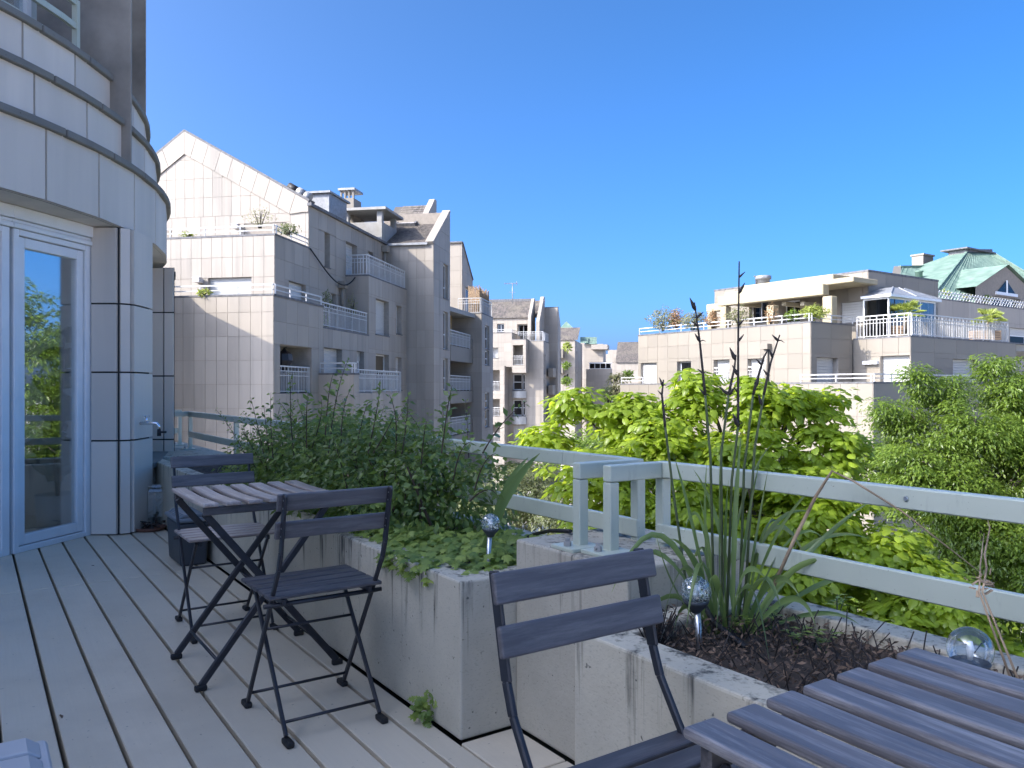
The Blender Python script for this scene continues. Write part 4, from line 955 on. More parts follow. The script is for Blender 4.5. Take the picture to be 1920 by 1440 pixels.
zr2 = zuv(565, u + 3, vu(960, u + 3))
def roofpatch(b, u0, u1, px0, px1, z0, z1, nx, ny, mat='slate'):
    q = [S(u0, vu(px0, u0), z0), S(u0, vu(px1, u0), z0), S(u1, vu(px1, u0), z1), S(u1, vu(px0, u0), z1)]
    MB().add(q, [(0, 1, 2, 3)]).build('roof', M[mat], b.t, True, fix=False)
    if nx: tiles(b.t, *[(x, y, z + .02) for x, y, z in q], nx, ny)
roofpatch(SB, u - .2, u + 3, 900, 1014, ze - .05, zr2, 44, 14)
MB().bar(S(u + 3, vu(900, u + 3), zr2 + .1), S(u + 3, vu(1003, u + 3), zr2 + .1), .3, .28).build('ridge', M['coping'], SB.t, True)
def fin(px_top, py_top, px_foot, py_foot, w, u0, pyb):
    """gable fin standing proud of the roof: a thin wall in the street direction"""
    v0 = vu(px_foot, u0); zf = zp(py_foot, u0, px_foot); u1 = u_on_v(px_top, v0 + w); zt = zuv(py_top, u1, v0 + w)
    pl = [S(u0, v0, zp(pyb, u0, px_foot)), S(u1 + .6, v0, zp(pyb, u0, px_foot)), S(u1 + .6, v0, zt), S(u1, v0, zt), S(u0, v0, zf)]
    MB().prism(pl, Vector(S(0, w)) - Vector(S(0, 0))).build('gable_fin', M['stone'], SB.t, True, bevel=.02, seg=1)
fin(1002, 560, 990, 593, .32, 80.6, 640); fin(1020, 556, 1005, 602, .38, 80.9, 640)
u = 84.5
z_ = front(SB, u, 1008, 1045.5, 577); vv = vu(1045.5, u); ue = u_on_v(1051, vv)
SB.wall(S(u, vv), S(ue, vv), GZ, z_, [(2.2 + 0, 2.9, zuv(700, u + 3, vv), zuv(655, u + 3, vv), 'glass', dict(depth=.15))], pw=1.3, ph=.95, outline=[(0, GZ), (ue - u, GZ), (ue - u, zuv(612, ue, vv)), (.5, z_), (0, z_)])
SB.coping([S(u, vu(1008, u)), S(u, vv), S(u + .6, vv)], z_)
for y0, y1, x0, x1 in ((690, 707, 1028, 1037), (722, 740, 1028, 1036), (765, 785, 1027, 1036)):
    SB.block('balcony', 'stone_white', [S(82, vu(x0, 82))[:2], S(82, vu(x1, 82))[:2], S(84.4, vu(x1, 82))[:2], S(84.4, vu(x0, 82))[:2]], zp(y1, 82, x0), zp(y0, 82, x0))
SB.done(200)
m = MB(); ax = at(961, 569, 84); k = 84 / F
m.tube([ax, at(961, 531, 84)], .05, 6); m.bar(at(945, 532, 84), at(970, 531, 84), .05, .05); m.bar(at(954, 548, 84), at(966, 548, 84), .04, .04)
for x in range(946, 971, 3): m.bar(at(x, 530, 83.7), at(x, 533, 84.3), .03, .03)
m.bar(at(968, 527, 84), at(969, 536, 84), .05, .05)
tag(m.build('aerial', M['zinc']), 'thin television aerial on the slate roof of the far block', 'aerial')

FB = Bld('apartment_building', 'distant shaded block with slate roof, planted balconies and a green pyramid roof', S(115, -12, GZ))
u = 112.0
front(FB, u, 1040, 1078, 638, [(1062, 1066, 700, 720, 'glass', {}), (1056, 1063, 703, 719, 'glass', {})]); vs_ = side(FB, 1078, u, 122, 638, [(2, 2.8, 3.5, 6.5, 'glass', {}), (2, 2.8, -2, 1.5, 'glass', {})])
roofpatch(FB, u - .2, u + 3.5, 1040, 1083, zp(638, u, 1060), zuv(614.5, u + 3.5, vu(1070, u + 3.5)), 24, 12)
for y0, y1 in ((655, 672), (684, 700)): FB.block('balcony', 'stone_white', [S(u - 1.6, vu(1040, u))[:2], S(u - 1.6, vu(1058, u))[:2], S(u - .03, vu(1058, u))[:2], S(u - .03, vu(1040, u))[:2]], zp(y1, u, 1050), zp(y0, u, 1050))
c = at(1062, 602, 128); b_ = [at(x, 616, d) for x, d in ((1049, 126), (1076, 126), (1076, 131), (1049, 131))]
MB().add([c] + b_, [(0, 1, 2), (0, 2, 3), (0, 3, 4), (0, 4, 1)]).build('pyramid_roof', M['copper'], FB.t, True)
MB().prism([(x, y, GZ) for x, y, z in b_], (0, 0, b_[0][2] - GZ - .01)).build('wall', M['stone'], FB.t, True)
FB.done(60)
FC = Bld('apartment_building', 'distant block with an overhanging flat top and a white glazed balcony', S(125, -9, GZ))
u = 124.0
front(FC, u, 1085, 1096, 643); front(FC, u + 2.5, 1094, 1131, 645); side(FC, 1131, u + 2.5, u + 8, 645)
z1 = zp(645, u, 1120); z0 = zp(654, u, 1120)
FC.block('overhang', 'stone', [S(u + 1.5, vu(1107, u))[:2], S(u + 1.5, vu(1137.5, u))[:2], S(u + 6, vu(1137.5, u))[:2], S(u + 6, vu(1107, u))[:2]], z0, z1)
front(FC, u - 4, 1099, 1147, 692); side(FC, 1147, u - 4, u + 4, 692)
P = FC.frame(S(u - 3.9, vu(1105, u - 4)), S(u - 3.9, vu(1146, u - 4)))
FC.window(P[3], 0, P[0], zp(692, u - 4, 1120) + .03, zp(681, u - 4, 1120), 0, 4, 0)
FC.block('glazed_roof', 'white', [S(u - 4, vu(1104, u - 4))[:2], S(u - 4, vu(1147, u - 4))[:2], S(u - 2, vu(1147, u - 4))[:2], S(u - 2, vu(1104, u - 4))[:2]], zp(681, u - 4, 1120) + .01, zp(679.5, u - 4, 1120))
for x0, x1, y0, y1, dd in ((1088, 1103, 632, 643, 3), (1097, 1119, 632, 645, 4)):
    q = [at(x0, y1, 126), at(x1, y1, 126), at(x1, y0, 126 + dd), at(x0, y0, 126 + dd)]; MB().add(q + [at(x1, y1, 126 + dd)], [(0, 1, 2, 3), (1, 4, 2)]).build('copper_roof', M['copper'], FC.t, True)
FC.done(60)
FD = Bld('apartment_building', 'distant low block under a broad dark slate roof left of the terraced building', S(118, 6, GZ))
u = 105.0
front(FD, u, 1148, 1230, 680); side(FD, 1148, u, u + 6, 680)
roofpatch(FD, u - .2, u + 5, 1154, 1235, zp(680, u, 1180), zuv(641.5, u + 5, vu(1180, u + 5)), 60, 24)
FD.done(40)
FE = Bld('apartment_building', 'tiny pale far block glimpsed in the gap between the street and the terraced building', S(190, 14, GZ))
front(FE, 190, 1140, 1160, 656); front(FE, 188, 1135, 1150, 664); FE.done(20)

# ------------------------------------------------------------------ terraced building on the right, in the frame of the terrace
RB = Bld('apartment_building', 'terraced cream white building on the right with white shutters and a pergola on top', W(26, 33, GZ), 'stone_white')
bA = 31.0; aC = a_on_b(1520, bA); aL = a_on_b(1197, bA); zA = zab(605, aC, bA)
def fa(b, px0, px1, z0, z1, ops=(), pw=.76, ph=.68, **k):        # wall facing -b; ops in pixels
    a0 = a_on_b(px0, b); oo = []
    for o in ops:
        ax = a_on_b(o[0], b); oo.append((a0 - ax, a0 - a_on_b(o[1], b), zab(o[3], ax, b), zab(o[2], ax, b)) + tuple(o[4:]))
    RB.wall(W(a0, b), W(a_on_b(px1, b), b), z0, z1, oo, pw=pw, ph=ph, zref=z1 - ph * 30, **k)
def fb_(a, px0, px1, z0, z1, ops=(), pw=1.5, ph=.68, B=None, **k):   # wall facing -a
    B = B or RB; b0 = b_on_a(px0, a); oo = []
    for o in ops:
        bx = b_on_a(o[0], a); oo.append((bx - b0, b_on_a(o[1], a) - b0, zab(o[3], a, bx), zab(o[2], a, bx)) + tuple(o[4:]))
    B.wall(W(a, b0), W(a, b_on_a(px1, a)), z0, z1, oo, pw=pw, ph=ph, zref=z1 - ph * 30, **k)
fa(bA, 1197, 1520, GZ, zA, [(1202, 1231.5, 681, 719.5, 'shutter', dict(depth=.2)), (1270, 1296, 678, 718, 'glass', dict(depth=.3, lower=0)), (1338.5, 1368, 675, 727, 'shutter', dict(depth=.3)), (1402, 1434, 673, 727, 'shutter', dict(depth=.3))])
bB = 34.35; aB = a_on_b(1707, bB); zBs = zab(631, aB, bB)
fb_(aC, 1520, 1597, GZ, zA, [(1531, 1571, 670, 719, 'shutter', dict(depth=.3))])
fa(bB, 1597.3, 1707, GZ, zBs, [(1651, 1707 - 1.5, 668, 716, 'shutter', dict(depth=.25))])
fb_(aB, 1707, 1905, GZ, zBs, [(1786, 1834, 673, 740, 'shutter', dict(depth=.3))], pw=2.0)
bC = 30.2; aCc = a_on_b(1637, bC); zC = zab(719, aCc, bC)
fa(bC, 1163, 1637, GZ, zC); fb_(aCc, 1637, 1830, GZ, zC, pw=2.0)
RB.wall(W(a_on_b(1163, bC), bC + 4), W(a_on_b(1163, bC), bC), GZ, zC, panels=False)
RB.wall(W(aL, bA + 12), W(aL, bA), GZ, zA, panels=False)
def poly_ab(*p): return [W(a, b)[:2] for a, b in p]
aFar = aL
RB.block('terrace_floor', 'conc_grey', poly_ab((aL - .2, bA + .2), (aC + .2, bA + .2), (aC + .2, bB + .2), (aB + .2, bB + .2), (aB + .2, 60), (aL - .2, 60)), zBs - .35, zBs - .03)
RB.block('terrace_floor', 'conc_grey', poly_ab((a_on_b(1163, bC) - .1, bC + .15), (aCc + .15, bC + .15), (aCc + .15, 44), (a_on_b(1163, bC) - .1, 44)), zC - .9, zC - .62)
RB.coping([W(aL, bA), W(aC, bA), W(aC, bB - .03)], zA); RB.coping([W(aC, bB), W(aB, bB), W(aB, 46)], zBs - .02); RB.coping([W(a_on_b(1163, bC), bC), W(aCc, bC), W(aCc, 44)], zC)
RB.railing([W(aL, bA), W(aC, bA), W(aC, bB)], zA + .06, .36, 'two'); RB.railing([W(aC - .1, bB), W(aB, bB), W(aB, b_on_a(1893, aB))], zBs + .03, 1.02, step=.16)
RB.railing([W(a_on_b(1163, bC), bC), W(a_on_b(1203, bC), bC)], zC + .04, .36, 'two'); RB.railing([W(aC, bC), W(aCc, bC), W(aCc, 42)], zC + .06, .33, 'two')
a0_, a1_ = a_on_b(1333, bA - .05), a_on_b(1440, bA - .05); RB.railing([W(a0_, bA - .05), W(a1_, bA - .05)], zab(727, a0_, bA), 1.0)
b0_ = b_on_a(1804, aB); RB.railing([W(aB, b0_), W(aB, b_on_a(1840, aB))], zab(733, aB, b0_), .55)
# penthouse
bP = 35.15; aP = a_on_b(1627.5, bP); zPn = zab(509, aP, bP); bPe = b_on_a(1758.5, aP)
fa(bP, 1340, 1627.5, zBs - .05, zPn, [(1577, 1625, 568, 606, 'shutter', dict(depth=.12)), (1468, 1500, 565, 606, 'glass', dict(depth=.3, lower=0, split=2)), (1405, 1440, 565, 606, 'glass', dict(depth=.3, lower=0, split=2))])
fb_(aP, 1627.5, 1758.5, zBs - .05, zPn, [(1630, 1657.5, 568, 622, 'shutter', dict(depth=.12)), (1668, 1752, 556, 632, 'glass', dict(depth=.35, split=3, lower=0))])
aPl = a_on_b(1340, bP)
RB.block('flat_roof', 'conc_grey', poly_ab((aPl, bP + .1), (aP + .1, bP + .1), (aP + .1, bPe), (aPl, bPe)), zPn - .4, zPn - .05)
RB.wall(W(aP, bPe), W(aPl, bPe), zBs, zPn, panels=False); RB.wall(W(aPl, bPe), W(aPl, bP), zBs, zPn, panels=False)
RB.coping([W(aPl, bP), W(aP, bP), W(aP, bPe)], zPn, .3, .09)
# pergola
bQ = 32.9
def pg(px0, px1, y0, y1, b0, db, name='pergola_beam'):
    a0, a1 = a_on_b(px0, b0), a_on_b(px1, b0); am = a0; MB().abox(a1, a0, b0, b0 + db, zab(y1, am, b0), zab(y0, am, b0), W).build(name, M['render'], RB.t, True, bevel=.03, seg=1)
z0q = zBs
def post(px, w, b0, ytop):
    a0 = a_on_b(px, b0); MB().abox(a0 - w, a0, b0, b0 + .45, z0q - .02, zab(ytop, a0, b0), W).build('pergola_post', M['render'], RB.t, True, bevel=.03, seg=1)
pg(1324, 1352, 571, 585, bQ, .45); pg(1345, 1543, 556, 574.5, bQ - .03, .5); pg(1357, 1600, 549, 557.6, bQ + .3, 2.0, 'canopy_edge'); pg(1392, 1562, 536, 549.6, bQ + .6, 1.64, 'canopy')
post(1326, .3, bQ + .002, 584); post(1350, .38, bQ + .002, 575); post(1437, .42, bQ + .002, 573); post(1541.5, .5, bQ + .001, 556.2)
for px in (1380, 1465, 1500): pg(px, px + 8, 566, 574, bQ + .48, 1.76, 'pergola_tie')
# glazed porch with a small hipped roof
ag = aP - 1.3; g0, g1 = b_on_a(1667, ag), b_on_a(1754, ag); zg0 = zBs; zg1 = zab(556, ag, g0)
P = RB.frame(W(ag, g0), W(ag, g1)); RB.window(P[3], 0, P[0], zg0, zg1 - .02, .05, 3, 0)
P = RB.frame(W(aP - .02, g0), W(ag, g0)); RB.window(P[3], 0, P[0], zg0, zg1 - .02, .05, 1, 0)
m = MB(); e = .18; zt_ = zg1 + .62; gm = (g0 + g1) / 2
m.add([W(ag - e, g0 - e, zg1 + .12), W(ag - e, g1 + e, zg1 + .12), W(aP - .01, g1 + e, zg1 + .12), W(aP - .01, g0 - e, zg1 + .12), W(aP - .6, gm - .5, zt_), W(aP - .6, gm + .5, zt_), W(aP - .01, gm + .5, zt_), W(aP - .01, gm - .5, zt_)], [(0, 1, 5, 4), (1, 2, 6, 5), (3, 0, 4, 7), (4, 5, 6, 7)])
for i, j in (((ag - e, g0 - e, zg1 + .12), (aP - .6, gm - .5, zt_)), ((ag - e, g1 + e, zg1 + .12), (aP - .6, gm + .5, zt_)), ((ag - e, gm, zg1 + .12), (aP - .6, gm, zt_))): m.bar(W(*i), W(*j), .07, .07)
m.build('porch_roof', M['zinc'], RB.t, True)
MB().abox(ag - .2, aP - .015, g0 - .2, g1 + .2, zg1 - .01, zg1 + .11, W).build('porch_gutter', M['white'], RB.t, True)
m = MB(); c = at(1431, 536, 42); m.lathe([(.34, -.3), (.34, .32), (.42, .34), (.42, .52)], 14, c); m.build('flue', M['zinc'], RB.t, True)
MB().tube([at(1418, 537, 42), at(1418, 519, 42), at(1414, 518, 42)], .05, 6).build('vent_pipe', M['coping'], RB.t, True)
m = MB(); ad = a_on_b(1440, bA) ; m.tube([W(ad, bA - .12, zab(730, ad, bA)), W(ad, bA - .12, zab(652, ad, bA))], .09, 8); m.abox(ad - .22, ad + .22, bA - .34, bA - .03, zab(655, ad, bA), zab(645, ad, bA), W); m.build('downpipe', M['stone_white'], RB.t, True)
ax = a_on_b(1635, bB); MB().abox(ax - .35, ax + .35, bB - .22, bB - .025, zab(683, ax, bB), zab(677, ax, bB), W).build('wall_lamp', M['white'], RB.t, True)
RB.done()

# copper roofed building far right
CB = Bld('apartment_building', 'building with a green copper hipped roof and triangular dormer window at far right', W(30, 55, GZ))
a0 = 26.4; zw = zab(571, a0, b_on_a(1840, a0))
fb_(a0, 1752, 2050, GZ, zw, [(1893, 1960, 614, 644, 'half', dict(half=.55, split=2))], B=CB, pw=2.2, ph=1.1)
CB.coping([W(a0, b_on_a(1752, a0)), W(a0, b_on_a(2050, a0))], zw); CB.railing([W(a0, b_on_a(1757, a0)), W(a0, b_on_a(2040, a0))], zw + .08, .42, 'two')
m = MB(); bs = b_on_a(1757, a0); be = b_on_a(2040, a0); n = 60
for i in range(n): q = bs + (be - bs) * i / n; m.bar(W(a0 + .1, q, zw + .1), W(a0 + .1, q + .55, zw + .62), .03, .03)
m.build('slanted_rail', M['rail_far'], CB.t, True)
CB.block('terrace_floor', 'conc_grey', [W(a0 + .1, b_on_a(1752, a0))[:2], W(a0 + .1, b_on_a(2050, a0))[:2], W(a0 + 14, b_on_a(2050, a0))[:2], W(a0 + 14, b_on_a(1752, a0))[:2]], zw - .6, zw - .3)
a1, a2 = a0 + 1.8, a0 + 7.0
def ap(px, py, a): b = b_on_a(px, a); return W(a, b, zab(py, a, b))
e = [ap(1742, 563, a1), ap(2010, 563, a1)]; tp = [ap(1812, 474, a2), ap(1861, 474, a2)]
bk = [W(a2 + 6, b_on_a(1742, a1), e[0][2]), W(a2 + 6, b_on_a(2010, a1), e[0][2])]; tb = [W(a2 + 1.5, b_on_a(1812, a2), tp[0][2]), W(a2 + 1.5, b_on_a(1861, a2), tp[0][2])]
MB().add(e + tp + bk + tb, [(0, 1, 3, 2), (4, 0, 2, 6), (1, 5, 7, 3), (2, 3, 7, 6)]).build('copper_roof', M['copper'], CB.t, True, fix=False)
m = MB()
for i in range(1, 24):                               # standing seams
    t = i / 24; p = Vector(e[0]).lerp(Vector(e[1]), t); q = Vector(tp[0]).lerp(Vector(tp[1]), t); m.bar(p + Vector((0, 0, .03)), q + Vector((0, 0, .03)), .05, .06)
for a_, b_ in ((e[0], tp[0]), (e[1], tp[1])): m.bar(Vector(a_) + Vector((0, 0, .06)), Vector(b_) + Vector((0, 0, .06)), .16, .12)
m.build('roof_seam', M['copper'], CB.t, True)
MB().prism([tp[0], tp[1], tb[1], tb[0]], (0, 0, .32)).build('roof_platform', M['coping'], CB.t, True)
MB().prism([(x, y, z + .33) for x, y, z in [W(a2 - .25, b_on_a(1808, a2), tp[0][2]), W(a2 - .25, b_on_a(1862, a2), tp[0][2]), W(a2 + 2, b_on_a(1862, a2), tp[0][2]), W(a2 + 2, b_on_a(1808, a2), tp[0][2])]], (0, 0, .12)).build('roof_platform_lid', M['coping'], CB.t, True)
ad = a1 - .2; bl, bm_, br = (b_on_a(x, ad) for x in (1829, 1886, 1946)); zl_, zm_ = zab(538, ad, bl), zab(500, ad, bm_); zlo = zw - .3
Pd, L = CB.wall(W(ad, bl), W(ad, br), zlo, zm_, [(b_on_a(1858, ad) - bl, b_on_a(1913, ad) - bl, zlo + .3, zab(558, ad, bm_), 'glass', dict(split=2, lower=0))], panels=False, outline=[(0, zlo), (br - bl, zlo), (br - bl, zl_), (bm_ - bl, zm_), (0, zl_)])
MB().prism([Pd(bm_ - bl - 1.55, zab(551, ad, bm_), .03), Pd(bm_ - bl + 1.55, zab(551, ad, bm_), .03), Pd(bm_ - bl, zab(526, ad, bm_), .03)], Vector(Pd(0, 0, .05)) - Vector(Pd(0, 0, .02))).build('triangular_pane', M['pane_far'], CB.t, True)
MB().prism([Pd(bm_ - bl - 1.5, zab(550.5, ad, bm_), .01), Pd(bm_ - bl + 1.5, zab(550.5, ad, bm_), .01), Pd(bm_ - bl, zab(527, ad, bm_), .01)], Vector(Pd(0, 0, .02)) - Vector(Pd(0, 0, .01))).build('window_back', M['plastic_dark'], CB.t, True)
m = MB(); m.bar(Pd(bm_ - bl - 1.7, zab(552, ad, bm_), .06), Pd(bm_ - bl + 1.7, zab(552, ad, bm_), .06), .1, .22); m.bar(Pd(bm_ - bl, zab(552, ad, bm_), .06), Pd(bm_ - bl, zab(526, ad, bm_), .06), .1, .1); m.build('window_bar', M['white'], CB.t, True)
MB().add([Pd(-.3, zl_, .2), Pd(bm_ - bl, zm_ + .15, .2), Pd(br - bl + .3, zl_, .2), Pd(-.3, zl_, -4), Pd(bm_ - bl, zm_ + .15, -4), Pd(br - bl + .3, zl_, -4)], [(0, 1, 4, 3), (1, 2, 5, 4)]).build('dormer_roof', M['copper'], CB.t, True, fix=False)
a3 = a0 + 6.0
g = [ap(1672, 530, a3), ap(1800, 545, a3), ap(1790, 500, a3 + 3), ap(1686, 501, a3 + 3)]
MB().add(g, [(0, 1, 2, 3)]).build('copper_roof', M['copper'], CB.t, True, fix=False)
m = MB()
for i in range(1, 14): t = i / 14; m.bar(Vector(g[0]).lerp(Vector(g[1]), t) + Vector((0, 0, .03)), Vector(g[3]).lerp(Vector(g[2]), t) + Vector((0, 0, .03)), .05, .06)
m.bar(Vector(g[3]) + Vector((0, 0, .05)), Vector(g[2]) + Vector((0, 0, .05)), .3, .14); m.build('roof_seam', M['copper'], CB.t, True)
q = [ap(1668, 532, a3 - .1), ap(1676, 499, a3 + 3), ap(1689, 499, a3 + 3), ap(1691, 532, a3 - .1)]
MB().prism(q, (0, 0, -.6)).build('gable_coping', M['stone_white'], CB.t, True)
CB.wall(W(a3, b_on_a(1672, a3)), W(a3, b_on_a(1800, a3)), GZ, g[0][2], panels=False)
q = [ap(1731, 478, a3 + 4), ap(1750, 478, a3 + 4)]
m = MB(); b0, b1 = b_on_a(1731, a3 + 4), b_on_a(1750, a3 + 4); m.abox(a3 + 4, a3 + 5, b0, b1, g[0][2], q[0][2], W).abox(a3 + 3.9, a3 + 5.1, b0 - .08, b1 + .08, q[0][2] + .002, q[0][2] + .14, W); m.build('chimney', M['stone_white'], CB.t, True)
for px, py in ((1723, 520), (1774, 513)):
    m = MB(); c = ap(px, py, a3 + .6); m.lathe([(.26, -.6), (.26, .38), (.32, .4), (.32, .5)], 10, c); m.build('roof_vent', M['copper'], CB.t, True)
CB.done(120)
# ------------------------------------------------------------------ folding chairs and tables
def chair(label, a, b, back, seat='seat'):
    """x = forward, y = sideways; back = +1 faces along +a, -1 faces along -a"""
    t = thing('folding_chair', label, 'chair', W(a, b, 0), ROT_A if back > 0 else ROT_A + math.pi, 'slatted folding chairs')
    D = M['dark']
    for sy in (-1, 1):
        y = .178 * sy
        m = MB(); m.hexa([(-.236, y - .005, .79), (-.208, y - .005, .79), (-.208, y + .005, .79), (-.236, y + .005, .79), (-.236, y - .005, .792), (-.208, y - .005, .792), (-.208, y + .005, .792), (-.236, y + .005, .792)])
        m = MB(); up = (0, 1, 0)
        m.bar((-.222, y, .79), (-.180, y, .60), .008, .030, (1, 0, .2)); m.bar((-.181, y, .603), (-.160, y, .545), .012, .020, (1, 0, .2)); m.bar((-.161, y, .548), (.178, y, .022), .012, .017, (1, 0, .6))
        m.build('back_leg', D, t, bevel=.003, seg=1)
        m = MB(); y2 = .160 * sy; m.bar((.165, y2, .432), (-.178, y2, .022), .012, .016, (1, 0, -.6)); m.build('front_leg', D, t, bevel=.003, seg=1)
        for x, yy, d in ((.178, y, 1), (-.178, y2, -1)):
            m = MB(); m.box(x - .014 if d > 0 else x - .045, x + .045 if d > 0 else x + .014, yy - .013, yy + .013, 0, .020); m.build('foot', M['black'], t, bevel=.006)
        m = MB(); m.bar((-.125, y2 * .93, .431), (.205, y2 * .93, .431), .012, .018); m.build('seat_rail', D, t)
    m = MB(); m.tube([(.155, -.178, .058), (.155, .178, .058)], .0055, 8); m.build('stretcher', D, t)
    m = MB(); m.tube([(-.150, -.16, .058), (-.150, .16, .058)], .0055, 8); m.build('stretcher', D, t)
    m = MB(); m.tube([(-.092, -.205, .418), (-.092, .205, .418)], .008, 8); m.build('pivot_rod', D, t)
    m = MB(); m.tube([(.06, -.16, .30), (.06, .16, .30)], .005, 8); m.build('stretcher', D, t)
    for k in range(5):
        x = -.118 + k * .0655; m = MB(); m.box(x, x + .054, -.197, .197, .4405, .453); m.build('seat_slat', M[seat], t, bevel=.004)
    for zc, x in ((.762, -.203), (.672, -.183)):
        m = MB(); n = Vector((.977, 0, .21)); u = Vector((-.215, 0, .977)); c = Vector((x, 0, zc))
        q = [c + u * su * .028 + n * sn for su, sn in ((-1, 0), (1, 0), (1, .013), (-1, .013))]
        m.hexa([(p.x, -.196, p.z) for p in q] + [(p.x, .196, p.z) for p in q]); m.build('back_slat', M['back'], t, bevel=.004)
        r = MB()
        for sy in (-1, 1):
            for du in (-.013, .013):
                p = c + u * du - n * .010; r.tube([p + Vector((0, .178 * sy, 0)), p - n * .006 + Vector((0, .178 * sy, 0))], [.0055, .004], 8)
        r.build('rivet', M['steel'], t)
    return t
chair('dark slatted folding chair seen from behind, drawn up to the far table', 2.630, .978, 1)
chair('dark slatted folding chair facing the camera behind the far table', 3.855, .985, -1, 'seat_sheen')
chair('dark slatted folding chair facing the camera at the front table by the concrete block', .975, .958, -1)

def table(label, a, b, top='top'):
    t = thing('folding_table', label, 'table', W(a, b, 0), ROT_A, 'slatted folding tables'); D = M['dark']
    for k in range(7):
        y = -.27 + k * (.54 - .0585) / 6; m = MB(); n = 8
        zs = [.70 - .006 * math.sin(math.pi * i / n) for i in range(n + 1)]
        for i in range(n):
            x0, x1 = -.277 + .554 * i / n, -.277 + .554 * (i + 1) / n
        vs = []; 
        for i in range(n + 1):
            x = -.277 + .554 * i / n; z = zs[i]; vs += [(x, y, z - .0145), (x, y + .0585, z - .0145), (x, y + .0585, z), (x, y, z)]
        fs = [(0, 1, 2, 3), (4 * n + 3, 4 * n + 2, 4 * n + 1, 4 * n)]
        for i in range(n): 
            for j in range(4): fs.append((4 * i + j, 4 * i + 4 + j, 4 * i + 4 + (j + 1) % 4, 4 * i + (j + 1) % 4))
        m.add(vs, fs); m.build('top_slat', M[top], t, bevel=.005)
    for sx in (-1, 1):
        x = .247 * sx
        m = MB(); m.box(x - .009, x + .009, -.262, .262, .653, .6845); m.build('cross_rail', M['seat'], t, bevel=.003, seg=1)
        m = MB(); m.bar((x - .0195 * sx, .255, .660), (x - .0195 * sx, -.262, .018), .027, .014, (1, 0, 0)); m.build('leg', M['dark'], t, bevel=.004, seg=1)
        m = MB(); m.bar((x - .037 * sx, -.235, .660), (x - .037 * sx, .262, .018), .027, .014, (1, 0, 0)); m.build('leg', M['dark'], t, bevel=.004, seg=1)
        for sy, xo in ((-1, .0195), (1, .037)):
            m = MB(); xx = x - xo * sx; m.box(xx - .012, xx + .012, .262 * sy - .022, .262 * sy + .022, 0, .022); m.build('foot', M['black'], t, bevel=.006)
        m = MB(); m.lathe([(.009, 0), (.009, .006), (.004, .007)], 10); 
        m.v = [(x + (.0095 + z) * sx, yx - .225, yy + .664) for yx, yy, z in m.v]; m.build('bolt', M['steel'], t)
    for sy in (-1, 1):
        m = MB(); m.tube([(-.21, .205 * sy, .10 if sy < 0 else .105), (.21, .205 * sy, .10 if sy < 0 else .105)], .006, 8); m.build('stretcher', D, t)
    m = MB(); m.tube([(-.235, .0, .33), (.235, .0, .33)], .006, 8); m.build('pivot_rod', D, t)
table('weathered slatted folding table between the two far chairs, worn top with sky sheen painted in', 3.27, .962, 'top_sheen')
table('slatted folding table cut off by the picture edge, its bluish top nearest the camera', .413, .998)

# ------------------------------------------------------------------ storage boxes, jar, odds and ends
def sbx(label, a0, a1, b0, b1, h, body, lid, ribs):
    t = thing('storage_box', label, 'storage box', W((a0 + a1) / 2, (b0 + b1) / 2, 0), ROT_A, 'ribbed plastic storage boxes')
    lx, ly = (a1 - a0) / 2, (b1 - b0) / 2; e = .012
    z1 = h - .06
    m = MB(); m.hexa([(-lx + e * 2, -ly + e * 2, 0), (lx - e * 2, -ly + e * 2, 0), (lx - e * 2, ly - e * 2, 0), (-lx + e * 2, ly - e * 2, 0), (-lx + e, -ly + e, z1), (lx - e, -ly + e, z1), (lx - e, ly - e, z1), (-lx + e, ly - e, z1)])
    m.build('body', M[body], t, bevel=.018, seg=3)
    m = MB(); m.box(-lx, lx, -ly, ly, z1 + .001, z1 + .028); l = m.build('lid', M[lid], t, bevel=.012, seg=3)
    n = ribs; w = 2 * (lx - .02) / n
    for i in range(n):
        x0 = -lx + .02 + i * w + .006; x1 = x0 + w - .012; c = .03
        pr = [(-ly + .016, z1 + .0285), (-ly + .016 + c, z1 + .0285 + .022), (ly - .016 - c, z1 + .0285 + .022), (ly - .016, z1 + .0285)]
        m = MB(); m.prism([(x0, y, z) for y, z in pr], (x1 - x0, 0, 0)); m.build('lid_rib', M[lid], l, bevel=.006, seg=2)
    return t
sbx('dark grey ribbed lid box under the far table beside the planter', 5.22, 5.63, 1.055, 1.262, .335, 'plastic_dark', 'plastic_mid', 7)
sbx('pale grey ribbed lid box cut off in the near left corner of the deck', 1.42, 2.19, -.30, .150, .315, 'plastic_mid', 'plastic_light', 7)

t = thing('glass_jar', 'tall square clear glass jar standing against the tap pillar', 'jar', W(6.93, 1.235, 0), ROT_A - .2)
M['jar'] = glass('clear_jar', (.93, .96, .97), .75)
m = MB()
for k, (w, z) in enumerate(((.052, .0), (.056, .05), (.058, .2), (.056, .285), (.046, .305), (.055, .325), (.055, .335))): m.v += [(sx * w, sy * w, z) for sx, sy in ((-1, -1), (1, -1), (1, 1), (-1, 1))]
for k in range(6):
    for j in range(4): m.f.append([4 * k + j, 4 * k + (j + 1) % 4, 4 * k + 4 + (j + 1) % 4, 4 * k + 4 + j]); m.sm.append(False)
m.f.append([0, 3, 2, 1]); m.sm.append(False)
o = m.build('glass', M['jar'], t); mo = o.modifiers.new('wall', 'SOLIDIFY'); mo.thickness = .004; mo = o.modifiers.new('bevel', 'BEVEL'); mo.width = .008; mo.segments = 2
t = thing('plant_saucer', 'dark terracotta saucer with dead leaves behind the storage box', 'saucer', W(7.05, 1.5, 0))
